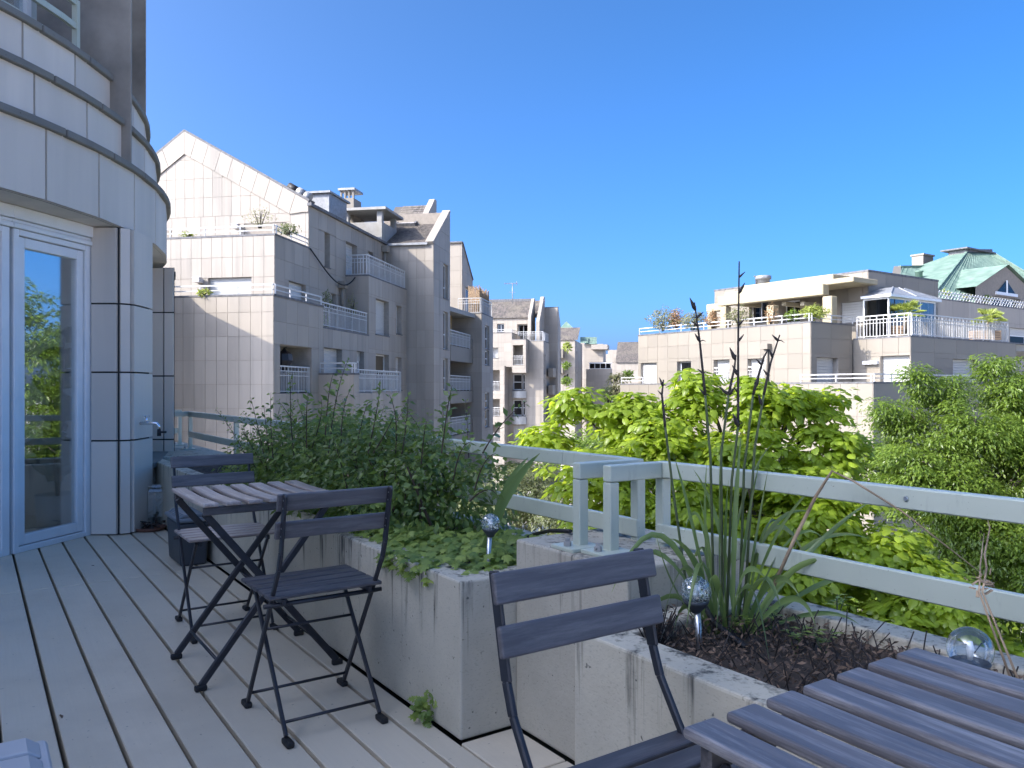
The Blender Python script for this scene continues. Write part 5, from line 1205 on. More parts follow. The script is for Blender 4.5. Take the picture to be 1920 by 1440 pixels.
t.location = W(6.75, 1.16, 0); MB().lathe([(.10, 0), (.125, .03), (.118, .03), (.10, .012)], 20).build('saucer', M['terracotta'], t)
m = MB()
for i in range(26):
    x, y = rnd.uniform(-.08, .08), rnd.uniform(-.08, .08); z = rnd.uniform(.014, .07); m.bar((x, y, z), (x + rnd.uniform(-.05, .05), y + rnd.uniform(-.05, .05), z + rnd.uniform(0, .03)), .02, .005)
tag(m.build('dead_leaves', M['stalk'], t), kind='stuff')

# tap
tp = Vector((-2.945, 6.20, .845)); t = thing('garden_tap', 'chrome garden tap on the pale stone pillar', 'tap', tp)
nx = Vector((1, .07, 0)).normalized(); sd = Vector((-nx.y, nx.x, 0))
m = MB(); m.tube([nx * .0, nx * .012], [.028, .026], 14); m.tube([nx * .01, nx * .10, nx * .15, nx * .165 + Vector((0, 0, -.02)), nx * .168 + Vector((0, 0, -.05))], [.012, .014, .012, .011, .012], 10); m.tube([nx * .07, nx * .07 + Vector((0, 0, .05))], [.012, .009], 10)
m.build('body', M['chrome'], t)
m = MB(); c = nx * .07 + Vector((0, 0, .055)); m.bar(c - sd * .035 - nx * .01, c + sd * .035 + nx * .01, .012, .009); m.bar(c - nx * .03, c + nx * .03, .012, .009); m.build('handle', M['chrome'], t, bevel=.003)
m = MB(); c = nx * .168 + Vector((0, 0, -.05)); m.tube([c, c + Vector((0, 0, -.05))], [.014, .016], 10); m.tube([c + Vector((0, 0, -.02)) + nx * .012, c + nx * .055 + Vector((0, 0, -.02))], .008, 8); m.build('hose_fitting', M['black'], t)

# glass globe lights on steel stakes
def crackle():
    n = NT('crackle_glass'); n.n.remove(n.p)
    v = n.new('ShaderNodeTexVoronoi', feature='DISTANCE_TO_EDGE'); v.inputs['Scale'].default_value = 95; n.l(n.pos(obj=True), v.inputs['Vector'])
    v2 = n.new('ShaderNodeTexVoronoi'); v2.inputs['Scale'].default_value = 95; n.l(n.pos(obj=True), v2.inputs['Vector'])
    b = n.new('ShaderNodeBump'); b.inputs['Strength'].default_value = .9; b.inputs['Distance'].default_value = .004; n.l(v2.outputs['Distance'], b.inputs['Height'])
    fr = n.new('ShaderNodeFresnel'); fr.inputs[0].default_value = 1.5; n.l(b.outputs[0], fr.inputs['Normal'])
    gl = n.new('ShaderNodeBsdfGlossy'); gl.inputs['Roughness'].default_value = .04; n.l(b.outputs[0], gl.inputs['Normal'])
    tr = n.new('ShaderNodeBsdfRefraction'); tr.inputs['IOR'].default_value = 1.12; tr.inputs['Roughness'].default_value = .02; tr.inputs['Color'].default_value = (.92, .98, .97, 1); n.l(b.outputs[0], tr.inputs['Normal'])
    m = n.new('ShaderNodeMixShader'); n.l(n.ramp(fr.outputs[0], 0, .5, .22, .95), m.inputs[0]); n.l(tr.outputs[0], m.inputs[1]); n.l(gl.outputs[0], m.inputs[2])
    ed = n.new('ShaderNodeBsdfDiffuse'); ed.inputs['Color'].default_value = (.85, .92, .90, 1)
    m2 = n.new('ShaderNodeMixShader'); n.l(n.ramp(v.outputs['Distance'], .0, .07, .55, .0), m2.inputs[0]); n.l(m.outputs[0], m2.inputs[1]); n.l(ed.outputs[0], m2.inputs[2])
    n.l(m2.outputs[0], n.out.inputs['Surface']); return n.m
M['crackle'] = crackle()
def globe(label, a, b, zc, r, crack=True, lean=(0, 0)):
    t = thing('globe_light', label, 'garden light', W(a, b, .40), 0, 'glass globe lights on stakes'); h = zc - .40
    L = Vector((lean[0], lean[1], h))
    m = MB(); m.tube([(0, 0, 0), L * ((h - r * 1.25) / h)], .0085, 12); m.build('stake', M['steel'], t)
    m = MB(); m.lathe([(.010, -r * 1.42), (.014, -r * 1.3), (r * .55, -r * 1.08), (r * .80, -r * .78), (r * .88, -r * .58), (r * .80, -r * .56)], 24, L); m.build('cup', M['plastic_dark'], t)
    m = MB(); pr = [(r * math.cos(R(x)), r * math.sin(R(x))) for x in range(-40, 90, 8)] + [(.001, r)]; m.lathe(pr, 32, L); m.build('globe', M['crackle'] if crack else M['jar'], t)
    m = MB(); m.lathe([(.004, -r * .5), (.006, -r * .2), (.007, .0), (.004, r * .35)], 8, L); m.build('bulb', M['white'], t)
globe('small crackled glass globe light among the green leaves of the long planter', 2.345, 1.495, .645, .034, True, (.016, 0))
globe('crackled glass globe light on a steel stake in front of the flax', 1.38, 1.525, .606, .0385, True, (-.012, 0))
globe('clear glass globe light half hidden behind the front table', .70, 1.47, .655, .0385, False)

# ------------------------------------------------------------------ shrub in the long planter
def shrub():
    t = thing('dense_shrub', 'dense dark green shrub with long leafy shoots in the long planter', 'shrub', W(3.9, 1.6, .45))
    st = MB(); P, N, Tp, Sz = [], [], [], []
    def shoot(p, q, bend, n, size, r=.006):
        p = Vector(p); q = Vector(q); mid = p.lerp(q, .55) + Vector(bend); pts = []
        for i in range(9):
            s = i / 8; pts.append(p * (1 - s) ** 2 + mid * 2 * s * (1 - s) + q * s * s)
        st.tube(pts, [r * (1 - .75 * i / 8) for i in range(9)], 5, False)
        L = (q - p).length; k = max(3, int(n * L))
        az = rnd.uniform(0, 6.28)
        for j in range(k):
            s = (j + .5) / k; f = s * 8; i = min(7, int(f)); c = pts[i].lerp(pts[i + 1], f - i); d = (pts[min(8, i + 1)] - pts[i]).normalized()
            if s < .08: continue
            a = az + j * 1.57; x = d.orthogonal().normalized(); y = d.cross(x)
            for sg in (0, math.pi):
                o = x * math.cos(a + sg) + y * math.sin(a + sg); tip = (o * .85 + d * .55 + Vector((rnd.uniform(-.2, .2), rnd.uniform(-.2, .2), rnd.uniform(-.35, .1)))).normalized()
                P.append(c + o * .004); Tp.append(tip); N.append((d * .35 - o * .2 + Vector((rnd.gauss(0, .55), rnd.gauss(-.35, .5), .3)))); Sz.append(size * rnd.uniform(.65, 1.15) * (1.08 - .45 * s))
    # rounded mass: leafy lumps along the planter
    lumps = [(4.95, 1.55, .60, .36, .32, .22), (4.55, 1.58, .66, .42, .34, .28), (4.15, 1.58, .68, .42, .36, .30), (3.75, 1.60, .69, .44, .35, .31), (3.35, 1.58, .66, .40, .34, .30), (3.02, 1.64, .63, .32, .28, .28), (2.88, 1.80, .60, .2, .16, .24), (4.4, 1.42, .54, .5, .22, .2), (3.6, 1.38, .55, .5, .22, .2), (3.2, 1.44, .54, .28, .18, .17), (4.3, 1.78, .74, .4, .2, .26), (3.4, 1.78, .73, .4, .2, .26)]
    for (la, lb, lz, ra, rb, rz) in lumps:
        n = int(26000 * (ra * rb * rz) ** (2 / 3) * .72)
        for i in range(n):
            d = Vector((rnd.gauss(0, 1), rnd.gauss(0, 1), rnd.gauss(0, 1))).normalized(); rr = rnd.uniform(.62, 1.0) * (1 + .16 * math.sin(d.x * 9 + la * 7) * math.cos(d.z * 8 + lb * 5))
            p = Vector(W(la + d.x * ra * rr, min(2.05, lb + d.y * rb * rr), lz + .012 + d.z * rz * 1.05 * rr))
            if (p.z < .46 and rnd.random() < .8) or (p.z < .54 and p.x * B2[0] + p.y * B2[1] < 1.30): continue
            o = Vector(W(d.x, d.y, d.z))
            P.append(p); Tp.append(o * .7 + Vector((rnd.gauss(0, .5), rnd.gauss(0, .5), rnd.gauss(-.15, .5)))); N.append(o * .6 + Vector((rnd.gauss(0, .5), rnd.gauss(0, .5), .45))); Sz.append(.038 * rnd.uniform(.55, 1.2))
    for i in range(50):
        a = rnd.uniform(2.95, 5.2); b = rnd.uniform(1.36, 1.9); hh = rnd.uniform(.25, .62); p = W(a, b, .6); q = W(a + rnd.uniform(-.25, .25), min(2.0, b + rnd.uniform(-.25, .18)), .45 + hh)
        shoot(p, q, (0, 0, .06), 40, .036, .003)
    # tall shoots, each rising out of the mass
    for px, py, d, px0, py0 in ((548, 700, 3.85, 552, 860), (508, 735, 4.05, 512, 860), (654, 672, 3.7, 616, 850), (470, 745, 4.3, 500, 880), (660, 725, 3.6, 640, 840), (602, 748, 3.8, 585, 840), (712, 722, 3.45, 690, 850), (765, 738, 3.35, 752, 860),
            (848, 722, 3.1, 828, 850), (988, 752, 3.0, 905, 850), (452, 800, 4.3, 500, 880), (740, 775, 3.4, 700, 850), (885, 830, 3.05, 850, 900), (930, 850, 2.95, 890, 920), (578, 735, 3.75, 575, 840), (690, 755, 3.6, 665, 850), (445, 835, 4.35, 490, 890), (800, 790, 3.2, 790, 870), (495, 760, 4.15, 505, 850), (625, 700, 3.75, 610, 820), (935, 935, 2.8, 880, 940), (730, 740, 3.4, 742, 850)):
        shoot(at(px0, py0, d + .05), at(px, py, d), (rnd.uniform(-.04, .04), 0, rnd.uniform(.02, .08)), 34, .050, .0034)
    for i in range(14): a = 2.9 + i * .16; st.tube([W(a, 1.62, .45), W(a + rnd.uniform(-.1, .1), 1.6 + rnd.uniform(-.15, .15), .8)], [.009, .004], 6, False)
    tag(st.build('stems', M['stem'], t, True, fix=False), kind='stuff')
    leafmesh('foliage', P, N, Tp, Sz, [(x * 1.35, y, z) for x, y, z in LANCE[0]], LANCE[1], M['shrub'], t, wloc(t))
    return len(P)
print('shrub leaves', shrub())
# leafy ground cover at the planter's near end
def cover(name, label, cat, n, fn, size, mat, tmpl, loc, kind=None):
    P, N, Tp, Sz = [], [], [], []
    for i in range(n):
        p, tip, nn = fn(); P.append(p); Tp.append(tip); N.append(nn); Sz.append(size * rnd.uniform(.55, 1.2))
    o = leafmesh(name, P, N, Tp, Sz, tmpl[0], tmpl[1], M[mat]); tag(o, label, cat, None, kind); return o
def cf():
    a = rnd.uniform(2.24, 3.25); b = rnd.uniform(1.33, 1.86); e = min(1, min(b - 1.30, 1.9 - b) / .12, (a - 2.2) / .1)
    if a > 2.75: b = 1.32 + (b - 1.32) * .55
    if rnd.random() < .10 : b = rnd.uniform(1.255, 1.34); a = rnd.uniform(2.35, 2.75); z = .505 + rnd.uniform(-.05, .03)
    else: z = .47 + .065 * max(0, e) * rnd.random() + rnd.uniform(0, .03)
    an = rnd.uniform(0, 6.28) if rnd.random() < .5 else ROT_A + math.pi + rnd.uniform(-1.2, 1.4)
    return W(a, b, z), (math.cos(an), math.sin(an), rnd.uniform(-.5, .0)), (rnd.uniform(-.4, .2), -.35 + rnd.uniform(-.35, .3), 1)
cover('ground_cover', 'low carpet of lobed light green leaves at the near end of the long planter', 'plant', 2000, cf, .039, 'cover', LOBED, None, 'stuff')
wb = W(2.36, 1.262, 0)
def wf():
    an = rnd.uniform(0, 6.28); r = rnd.uniform(0, .04); z = rnd.uniform(.01, .095)
    return (wb[0] + r * math.cos(an), wb[1] - .03 + r * math.sin(an) * .6, z), (math.cos(an), math.sin(an), -.3), (rnd.uniform(-.5, .5), -.6, .8)
o = cover('weed', 'small green weed growing at the foot of the long planter', 'plant', 54, wf, .028, 'cover', LOBED, None)

# strap leaf blades: a ribbon with a keel
def blade(m, pts, w, fold=.25):
    pts = [Vector(p) for p in pts]; n = len(pts); base = len(m.v)
    ref = Vector((rnd.uniform(-1, 1), rnd.uniform(-1, 1), .1))
    for i, p in enumerate(pts):
        d = (pts[min(n - 1, i + 1)] - pts[max(0, i - 1)]).normalized(); s = d.cross(ref)
        s = s.normalized() if s.length > .05 else d.orthogonal().normalized(); nn = s.cross(d); t = i / (n - 1)
        ww = w * (.55 + .9 * t if t < .35 else 1.0 - .0 * t) * max(.04, (1 - max(0, (t - .55) / .45) ** 1.6))
        m.v += [tuple(p - s * ww * .5 + nn * ww * fold), tuple(p), tuple(p + s * ww * .5 + nn * ww * fold)]
    for i in range(n - 1):
        q = base + 3 * i; m.f += [[q, q + 1, q + 4, q + 3], [q + 1, q + 2, q + 5, q + 4]]; m.sm += [True, True]
def curve(p, m_, q, n=10):
    p, m_, q = Vector(p), Vector(m_), Vector(q); return [p * (1 - i / n) ** 2 + m_ * 2 * (i / n) * (1 - i / n) + q * (i / n) ** 2 for i in range(n + 1)]
def flax():
    c = Vector(W(1.44, 1.68, .44)); t = thing('flax_plant', 'tall flax plant with strap leaves and dark dead flower stalks in the right planter', 'plant', c); D = 2.15
    m = MB()
    # upright and arching blades as (base column, mid, tip) in the picture at the plant's own distance
    spec = [((1340, 1175, 0), (1318, 980, 0), (1326, 862, .05), .028), ((1350, 1180, 0), (1345, 960, 0), (1350, 850, 0), .026), ((1360, 1180, 0), (1352, 980, .02), (1366, 900, 0), .026), ((1375, 1180, 0), (1372, 980, 0), (1390, 812, 0), .024), ((1380, 1180, 0), (1395, 1000, 0), (1428, 850, .03), .024), ((1388, 1180, 0), (1410, 1020, 0), (1440, 880, 0), .022),
        ((1372, 1180, 0), (1420, 930, .05), (1520, 960, .1), .026), ((1390, 1180, 0), (1440, 970, -.05), (1560, 885, -.1), .026), ((1395, 1180, 0), (1500, 1020, 0), (1640, 935, .0), .024), ((1400, 1185, 0), (1480, 1010, -.1), (1590, 1060, -.15), .026), ((1395, 1185, 0), (1450, 1020, -.15), (1500, 1120, -.25), .030), ((1385, 1190, 0), (1420, 1000, -.2), (1465, 1140, -.3), .032),
        ((1350, 1185, 0), (1310, 1010, -.1), (1255, 1010, -.2), .028), ((1340, 1185, 0), (1300, 960, 0), (1262, 850, .05), .016), ((1335, 1190, 0), (1275, 1080, -.1), (1262, 1190, -.2), .024), ((1345, 1180, 0), (1290, 940, -.05), (1240, 1180, -.15), .022), ((1385, 1185, 0), (1500, 960, .1), (1630, 1010, .15), .024), ((1400, 1190, 0), (1560, 1040, .05), (1680, 1090, .1), .024),
        ((1405, 1190, 0), (1500, 1060, -.1), (1530, 1175, -.2), .028), ((1365, 1180, 0), (1340, 1030, -.15), (1330, 1105, -.25), .03), ((1380, 1180, 0), (1360, 960, .1), (1300, 880, .1), .02), ((1395, 1185, 0), (1425, 900, .05), (1470, 1000, .1), .026), ((1370, 1185, 0), (1390, 1010, -.2), (1440, 1090, -.3), .03), ((1400, 1185, 0), (1455, 1080, 0), (1500, 1010, .05), .022),
        ((1340, 1185, 0), (1250, 1120, -.1), (1230, 1000, -.12), .022), ((1410, 1190, 0), (1540, 1120, 0), (1610, 1170, -.1), .022), ((1355, 1185, 0), (1370, 900, .1), (1450, 830, .15), .024), ((1390, 1185, 0), (1470, 940, 0), (1545, 1010, -.05), .024), ((1345, 1185, 0), (1330, 1000, .15), (1310, 930, .2), .024)]
    for (b, md, tp_, w) in spec:
        P0 = Vector(at(b[0], b[1], D)); P0.z = .44 + rnd.uniform(-.01, .01); blade(m, curve(P0, at(md[0], md[1], D + md[2]), at(tp_[0], tp_[1], D + tp_[2]), 12), w * .60)
    for i in range(9):
        an = rnd.uniform(0, 6.28); r = rnd.uniform(.18, .42); h = rnd.uniform(.12, .34); v = Vector((math.cos(an) * r, math.sin(an) * r, 0))
        blade(m, curve(c + v * .1, c + v * .55 + Vector((0, 0, h * 1.6)), c + v + Vector((0, 0, h * rnd.uniform(.2, .9))), 10), rnd.uniform(.011, .017))
    m.build('leaves', M['flax'], t, True, fix=False)
    for pts, pods in (([(1362, 1150), (1372, 900), (1384, 800), (1384, 640), (1386, 490)], ((497, 8), (545, 9), (565, 12), (600, 8), (655, 9), (690, 12), (745, 7), (790, 16))), ([(1340, 1150), (1332, 860), (1322, 740), (1312, 640), (1302, 567)], ((572, 14), (590, 10), (612, 8), (642, 10), (700, 7), (735, 9))),
                      ([(1392, 1150), (1415, 840), (1432, 740), (1445, 680), (1462, 628)], ((640, 9), (668, 9), (700, 8), (755, 12))), ([(1385, 1150), (1395, 880), (1412, 740), (1432, 670), (1440, 655)], ((690, 8), (730, 14))), ([(1355, 1150), (1352, 850), (1366, 740), (1377, 690), (1380, 665)], ((676, 14), (735, 11), (745, 12))), ([(1300, 1150), (1262, 920), (1247, 800), (1241, 740), (1244, 712)], ((722, 9), (742, 6), (760, 5)))):
        q = [Vector(at(x, y, D + .02)) for x, y in pts]; q[0].z = .44
        f = []
        for i in range(len(q) - 1): f += [q[i].lerp(q[i + 1], k / 5) for k in range(5)]
        f.append(q[-1]); L = len(f); k = int(L * .5)
        MB().tube(f[:k + 1], [.0038 - .001 * i / L for i in range(k + 1)], 7).build('flower_stalk', M['stalk_green'], t, True)
        s = MB(); s.tube(f[k:], [.0040 - .0024 * i / (L - k) for i in range(L - k)], 7)
        for py, w in pods:
            j = min(range(L - 1), key=lambda i: abs(CY - (f[i].z - H) * F / f[i].y - py)); c0 = f[j]; sg = rnd.choice((-1, 1)); ln = w * D / F * 1.5
            d = Vector((sg * rnd.uniform(.3, .8), rnd.uniform(-.3, .3), rnd.uniform(.5, 1.0))).normalized()
            s.tube([c0, c0 + d * ln * .3, c0 + d * ln * .7, c0 + d * ln * 1.25], [.003, w * .00042, w * .0003, .0008], 6)
            if rnd.random() < .55: d2 = Vector((-d.x + rnd.uniform(-.3, .3), d.y, rnd.uniform(-.1, .5))); s.tube([c0, c0 + d2 * ln * .5, c0 + d2 * ln * 1.0 + Vector((0, 0, -.006))], [.002, .0016, .0006], 5)
        s.build('flower_stalk', M['stalk'], t, True)
flax()
t = thing('flax_leaf_clump', 'two broad strap leaves standing by the small globe light', 'plant', W(2.42, 1.66, .45)); m = MB()
blade(m, curve(at(902, 1040, 2.9), at(950, 900, 2.85), at(1012, 850, 2.8), 10), .035); blade(m, curve(at(908, 1040, 2.9), at(945, 900, 2.9), at(990, 858, 2.9), 10), .03); blade(m, curve(at(915, 1030, 2.9), at(925, 960, 2.9), at(952, 935, 2.86), 8), .04)
m.build('leaves', M['flax'], t, True, fix=False)
# dry stem hooked over the right rail, broken flax stalk
m = MB(); q = [Vector(at(*p)) for p in ((1838, 1195, 1.45), (1842, 1110, 1.5), (1850, 1065, 1.55), (1846, 1040, 1.6), (1856, 990, 1.65), (1852, 975, 1.7))]; q[0] = Vector(W(.63, 1.6, .47)); m.tube(q, [.0025, .002, .002, .002, .0015, .0008], 6)
q = [Vector(at(*p)) for p in ((1828, 1200, 1.45), (1836, 1110, 1.5), (1838, 1060, 1.55), (1845, 1000, 1.65))]; q[0] = Vector(W(.66, 1.62, .47)); m.tube(q, [.0025, .002, .0015, .0008], 6)
for i in range(16): p = Vector(at(rnd.uniform(1822, 1862), rnd.uniform(1075, 1110), 1.52)); m.bar(p, p + Vector((rnd.uniform(-.015, .015), rnd.uniform(-.01, .01), rnd.uniform(-.012, .012))), .006, .002)
tag(m.build('dry_stem', M['reed']), 'dry brown stem leaning against the lower rail on the right', 'dead stem')
m = MB(); q = [at(1450, 1100, 2.0), at(1490, 1010, 1.98), at(1530, 930, 1.95), at(1560, 883, 1.92), at(1600, 902, 1.9), at(1690, 958, 1.86), at(1840, 1075, 1.8)]; m.tube(q, [.0045, .0045, .004, .003, .0028, .0025, .001], 6)
tag(m.build('broken_stalk', M['reed']), 'broken straw coloured flower stalk bent over the right rail', 'dead stem')
# mulch and little plants of the right planter
def mf():
    a = rnd.uniform(-.2, 1.47); b = rnd.uniform(1.38, 1.88); an = rnd.uniform(0, 6.28)
    h = .03 + .05 * max(0, math.sin((a - .1) * 2.1)) * max(0, 1 - abs(b - 1.62) / .3)
    return W(a, b, .455 + rnd.random() * h + .008), (math.cos(an), math.sin(an), rnd.uniform(-.8, .9)), (rnd.uniform(-1, 1), rnd.uniform(-1, 1), .8)
cover('mulch', 'dark dry litter of small dead leaves covering the right planter', 'mulch', 5200, mf, .019, 'litter', LANCE, None, 'stuff')
tw = MB()
for i in range(420):
    a = rnd.uniform(.2, 1.47); b = rnd.uniform(1.40, 1.88); p = Vector(W(a, b, .46)); tw.bar(p, p + Vector((rnd.uniform(-.05, .05), rnd.uniform(-.05, .05), rnd.uniform(.01, .085))), .0022, .0022)
tag(tw.build('dead_twigs', M['stalk'], fix=False), 'tangle of thin dead twigs standing in the mulch', 'twigs', None, 'stuff')
for i, (px, py, lab) in enumerate(((1420, 1165, 'tiny green seedling in the mulch nearest the flax'), (1452, 1180, 'tiny green seedling second from the flax in the mulch'), (1490, 1215, 'larger green seedling in the middle of the mulch'), (1545, 1222, 'green seedling at the front of the mulch near the table'), (1395, 1190, 'small pale seedling at the foot of the flax'), (1570, 1150, 'leafy seedling at the back of the mulch beneath the rail'))):
    d = F * (H - .47) / (py - CY); c = at(px, py, d); t = thing('seedling', lab, 'plant', c, 0, 'seedlings in the mulch'); P, N, Tp, Sz = [], [], [], []; m = MB()
    for j in range(3):
        an = rnd.uniform(0, 6.28); tp_ = Vector((.025 * math.cos(an), .025 * math.sin(an), .05)); m.tube([(0, 0, -.02), tp_], [.002, .001], 5)
        for k in range(6): g = k * 1.05 + j; P.append(tp_ * (.4 + .1 * k)); Tp.append((math.cos(g), math.sin(g), .2)); N.append((-.2 * math.cos(g), -.2 * math.sin(g), 1)); Sz.append(.032 * rnd.uniform(.7, 1.2))
    m.build('stem', M['stalk_green'], t); leafmesh('foliage', P, N, Tp, Sz, LANCE[0], LANCE[1], M['cover'], t)
t = thing('dead_clump', 'small brown dried clump on the rim behind the front chair', 'dead plant', W(1.44, 1.42, .49)); m = MB(); P = []
for i in range(60):
    an = rnd.uniform(0, 6.28); q = Vector((.075 * math.cos(an) * rnd.random(), .075 * math.sin(an) * rnd.random(), rnd.uniform(.02, .085))); m.bar((q.x * .3, q.y * .3, -.02), q, .0025, .0025); P.append(q)
m.build('twigs', M['stalk'], t, fix=False)
leafmesh('foliage', P, [(rnd.uniform(-1, 1), rnd.uniform(-1, 1), 1) for _ in P], [(rnd.uniform(-1, 1), rnd.uniform(-1, 1), .3) for _ in P], [.022 * rnd.uniform(.5, 1.1) for _ in P], LANCE[0], LANCE[1], M['litter'], t)
m = MB(); m.tube([W(1.60, 1.70, .50), W(1.5, 1.66, .535), W(1.42, 1.62, .50), W(1.30, 1.6, .47)], .008, 8); tag(m.build('drip_hose', M['black']), 'short black watering hose beside the front globe light', 'hose')
m = MB(); m.tube([W(2.1, 1.68, .635), W(2.3, 1.74, .60), W(2.45, 1.78, .56), W(2.6, 1.8, .5)], .007, 8); tag(m.build('drip_hose', M['black']), 'black watering hose running behind the small globe light', 'hose')

for a, b, lab in ((5.6, .62, 'tiny curled brown leaf on the far deck boards'), (3.1, .25, 'small dry leaf lying on the middle deck boards'), (2.3, .66, 'dry leaf on the deck in front of the near chair feet')):
    o = leafmesh('fallen_leaf', [W(a, b, .006)], [(.3, .1, 1)], [(rnd.uniform(-1, 1), rnd.uniform(-1, 1), .15)], [.035], LANCE[0], LANCE[1], M['litter'], None, W(a, b, .006)); o.location = W(a, b, .006); tag(o, lab, 'dead leaf', 'fallen leaves on the deck')
# ------------------------------------------------------------------ trees
def tree(name, label, lobes, per, cr, lv, size, tmpl, mat, base, fork, r0, bark, nl=22, **k):
    t = thing(name, label, 'tree', base); P, N, Tp, Sz, C = crown(lobes, per, cr, lv, size, **k)
    ix = nrg.choice(len(C), min(nl, len(C)), replace=False); limbs(base, fork, C[ix], r0, bark, t)
    leafmesh('crown', P, N, Tp, Sz, tmpl[0], tmpl[1], M[mat], t, base); return len(P)
cat_l = plobes([(1030, 822, 42, 36, 13.4), (1085, 755, 46, 34, 13.6), (1170, 800, 70, 45, 13.4), (1190, 765, 50, 28, 13.4), (1298, 752, 46, 50, 13.2), (1322, 712, 24, 20, 13.2), (1250, 835, 85, 60, 12.8), (1440, 765, 75, 55, 13.0), (1420, 722, 42, 16, 13.2), (1545, 762, 45, 30, 13.2),
    (1550, 845, 68, 62, 12.7), (1400, 875, 100, 75, 12.4), (1130, 885, 95, 60, 12.8), (1500, 965, 120, 85, 11.9), (1300, 965, 105, 80, 12.0), (1640, 1055, 120, 85, 11.5), (1450, 1085, 140, 85, 11.4), (1755, 1150, 120, 80, 11.0), (1590, 1190, 140, 70, 10.9), (1300, 1085, 115, 80, 11.6), (1860, 1240, 100, 50, 10.8), (1160, 960, 85, 60, 12.4), (1608, 845, 24, 32, 12.9)])
b = at(1400, 1000, 14.0); base = (b[0], b[1], GZ)
print('catalpa', tree('broadleaf_tree', 'broad leaved tree with big bright yellow green leaves beyond the right rail', cat_l, 115, .33, 40, .128, ([(x * .82, y, z) for x, y, z in HEART[0]], HEART[1]), 'catalpa', base, (b[0], b[1], -3.2), .24, 'bark', 64, out_w=.7, up_w=.9, droop=.6, shell=.3, squash=.38))
tr_l = plobes([(1722, 712, 34, 22, 16.5), (1765, 745, 52, 36, 16.8), (1690, 800, 46, 45, 16.6), (1800, 835, 90, 75, 16), (1885, 745, 55, 52, 16.8), (1870, 682, 36, 18, 17), (1905, 885, 80, 115, 16), (1770, 935, 100, 75, 15.5), (1705, 880, 55, 60, 15.8), (1900, 1050, 95, 85, 15), (1820, 1010, 80, 70, 15.2), (1660, 770, 22, 22, 16.5), (1960, 800, 80, 140, 17), (2010, 950, 90, 150, 16)])
b = at(1830, 900, 16.5); base = (b[0], b[1], GZ)
print('tree', tree('small_leaved_tree', 'tall dark green small leaved tree at the right picture edge', tr_l, 120, .36, 130, .092, LANCE, 'tree', base, (b[0], b[1], -1.6), .2, 'bark', 40, shell=.25))
hd_l = plobes([(960, 935, 80, 60, 18), (1040, 975, 75, 55, 17.2), (900, 960, 60, 55, 19), (1010, 905, 55, 32, 18.5), (1100, 1010, 60, 40, 16.5), (860, 920, 40, 40, 19.5)])
b = at(980, 1000, 18.5); base = (b[0], b[1], GZ)
print('hedge', tree('grey_green_tree', 'low grey green small leaved tree below the far rail, behind the strap leaves', hd_l, 80, .36, 100, .10, LANCE, 'hedge', base, (b[0], b[1], -4.5), .16, 'bark_dark', 22, shell=.3))
bk_l = plobes([(1150, 860, 120, 60, 19), (1330, 900, 130, 90, 19.5), (1520, 900, 120, 80, 20), (1640, 900, 70, 90, 20), (1450, 1060, 220, 110, 18.5), (1700, 1080, 200, 110, 18.5), (1250, 1060, 150, 90, 18), (1880, 1150, 130, 90, 18)])
b = at(1480, 1000, 20); base = (b[0], b[1], GZ)
print('back', tree('leafy_tree', 'darker small leaved tree standing behind the bright broad leaved tree', bk_l, 42, .42, 90, .14, LANCE, 'tree', base, (b[0], b[1], -4.5), .2, 'bark_dark', 24, shell=.3))
for lab, spec, mat, sz, per, cr in (('climbing olive green tree top at the left corner of the terraced building', [(1154, 712, 13, 18, 47.5), (1148, 735, 16, 14, 47)], 'olive', .24, 26, .5), ('dark narrow tree top at the end of the street', [(1141, 738, 9, 15, 60)], 'tree', .3, 30, .5),
        ('clipped yellow green tree row at the foot of the sunlit street block', [(920, 878, 26, 8, 52), (965, 877, 26, 8, 52), (1008, 878, 24, 8, 52)], 'palm', .25, 30, .5), ('round green garden tree in front of the gabled block, behind the shrub shoots', [(620, 806, 30, 18, 26), (660, 803, 28, 20, 26)], 'hedge', .13, 60, .3)):
    lb = plobes(spec); c = lb[len(lb) // 2][0]; base = (c[0], c[1], GZ)
    tree('garden_tree', lab, lb, per, cr, 70, sz, LANCE, mat, base, (c[0], c[1], c[2] - 1.2), .14, 'bark_dark', 10, shell=.3)
# trees beside the terrace, outside the picture but mirrored in the door
ot_l = [((14.3, 16.8, 1.6), (2.4, 2.0, 2.6)), ((13.6, 14.2, -1.2), (2.2, 2.2, 2.6)), ((16.5, 13.5, 0.6), (2.4, 2.4, 3.0)), ((13.2, 9.8, -1), (2.2, 2.2, 2.4))]
base = (13, 10.5, GZ); print('mirrored', tree('leafy_tree', 'leafy green tree past the right picture edge, mirrored in the glass door', ot_l, 30, .6, 120, .17, LANCE, 'tree', base, (13, 10.5, -4), .22, 'bark', 16))

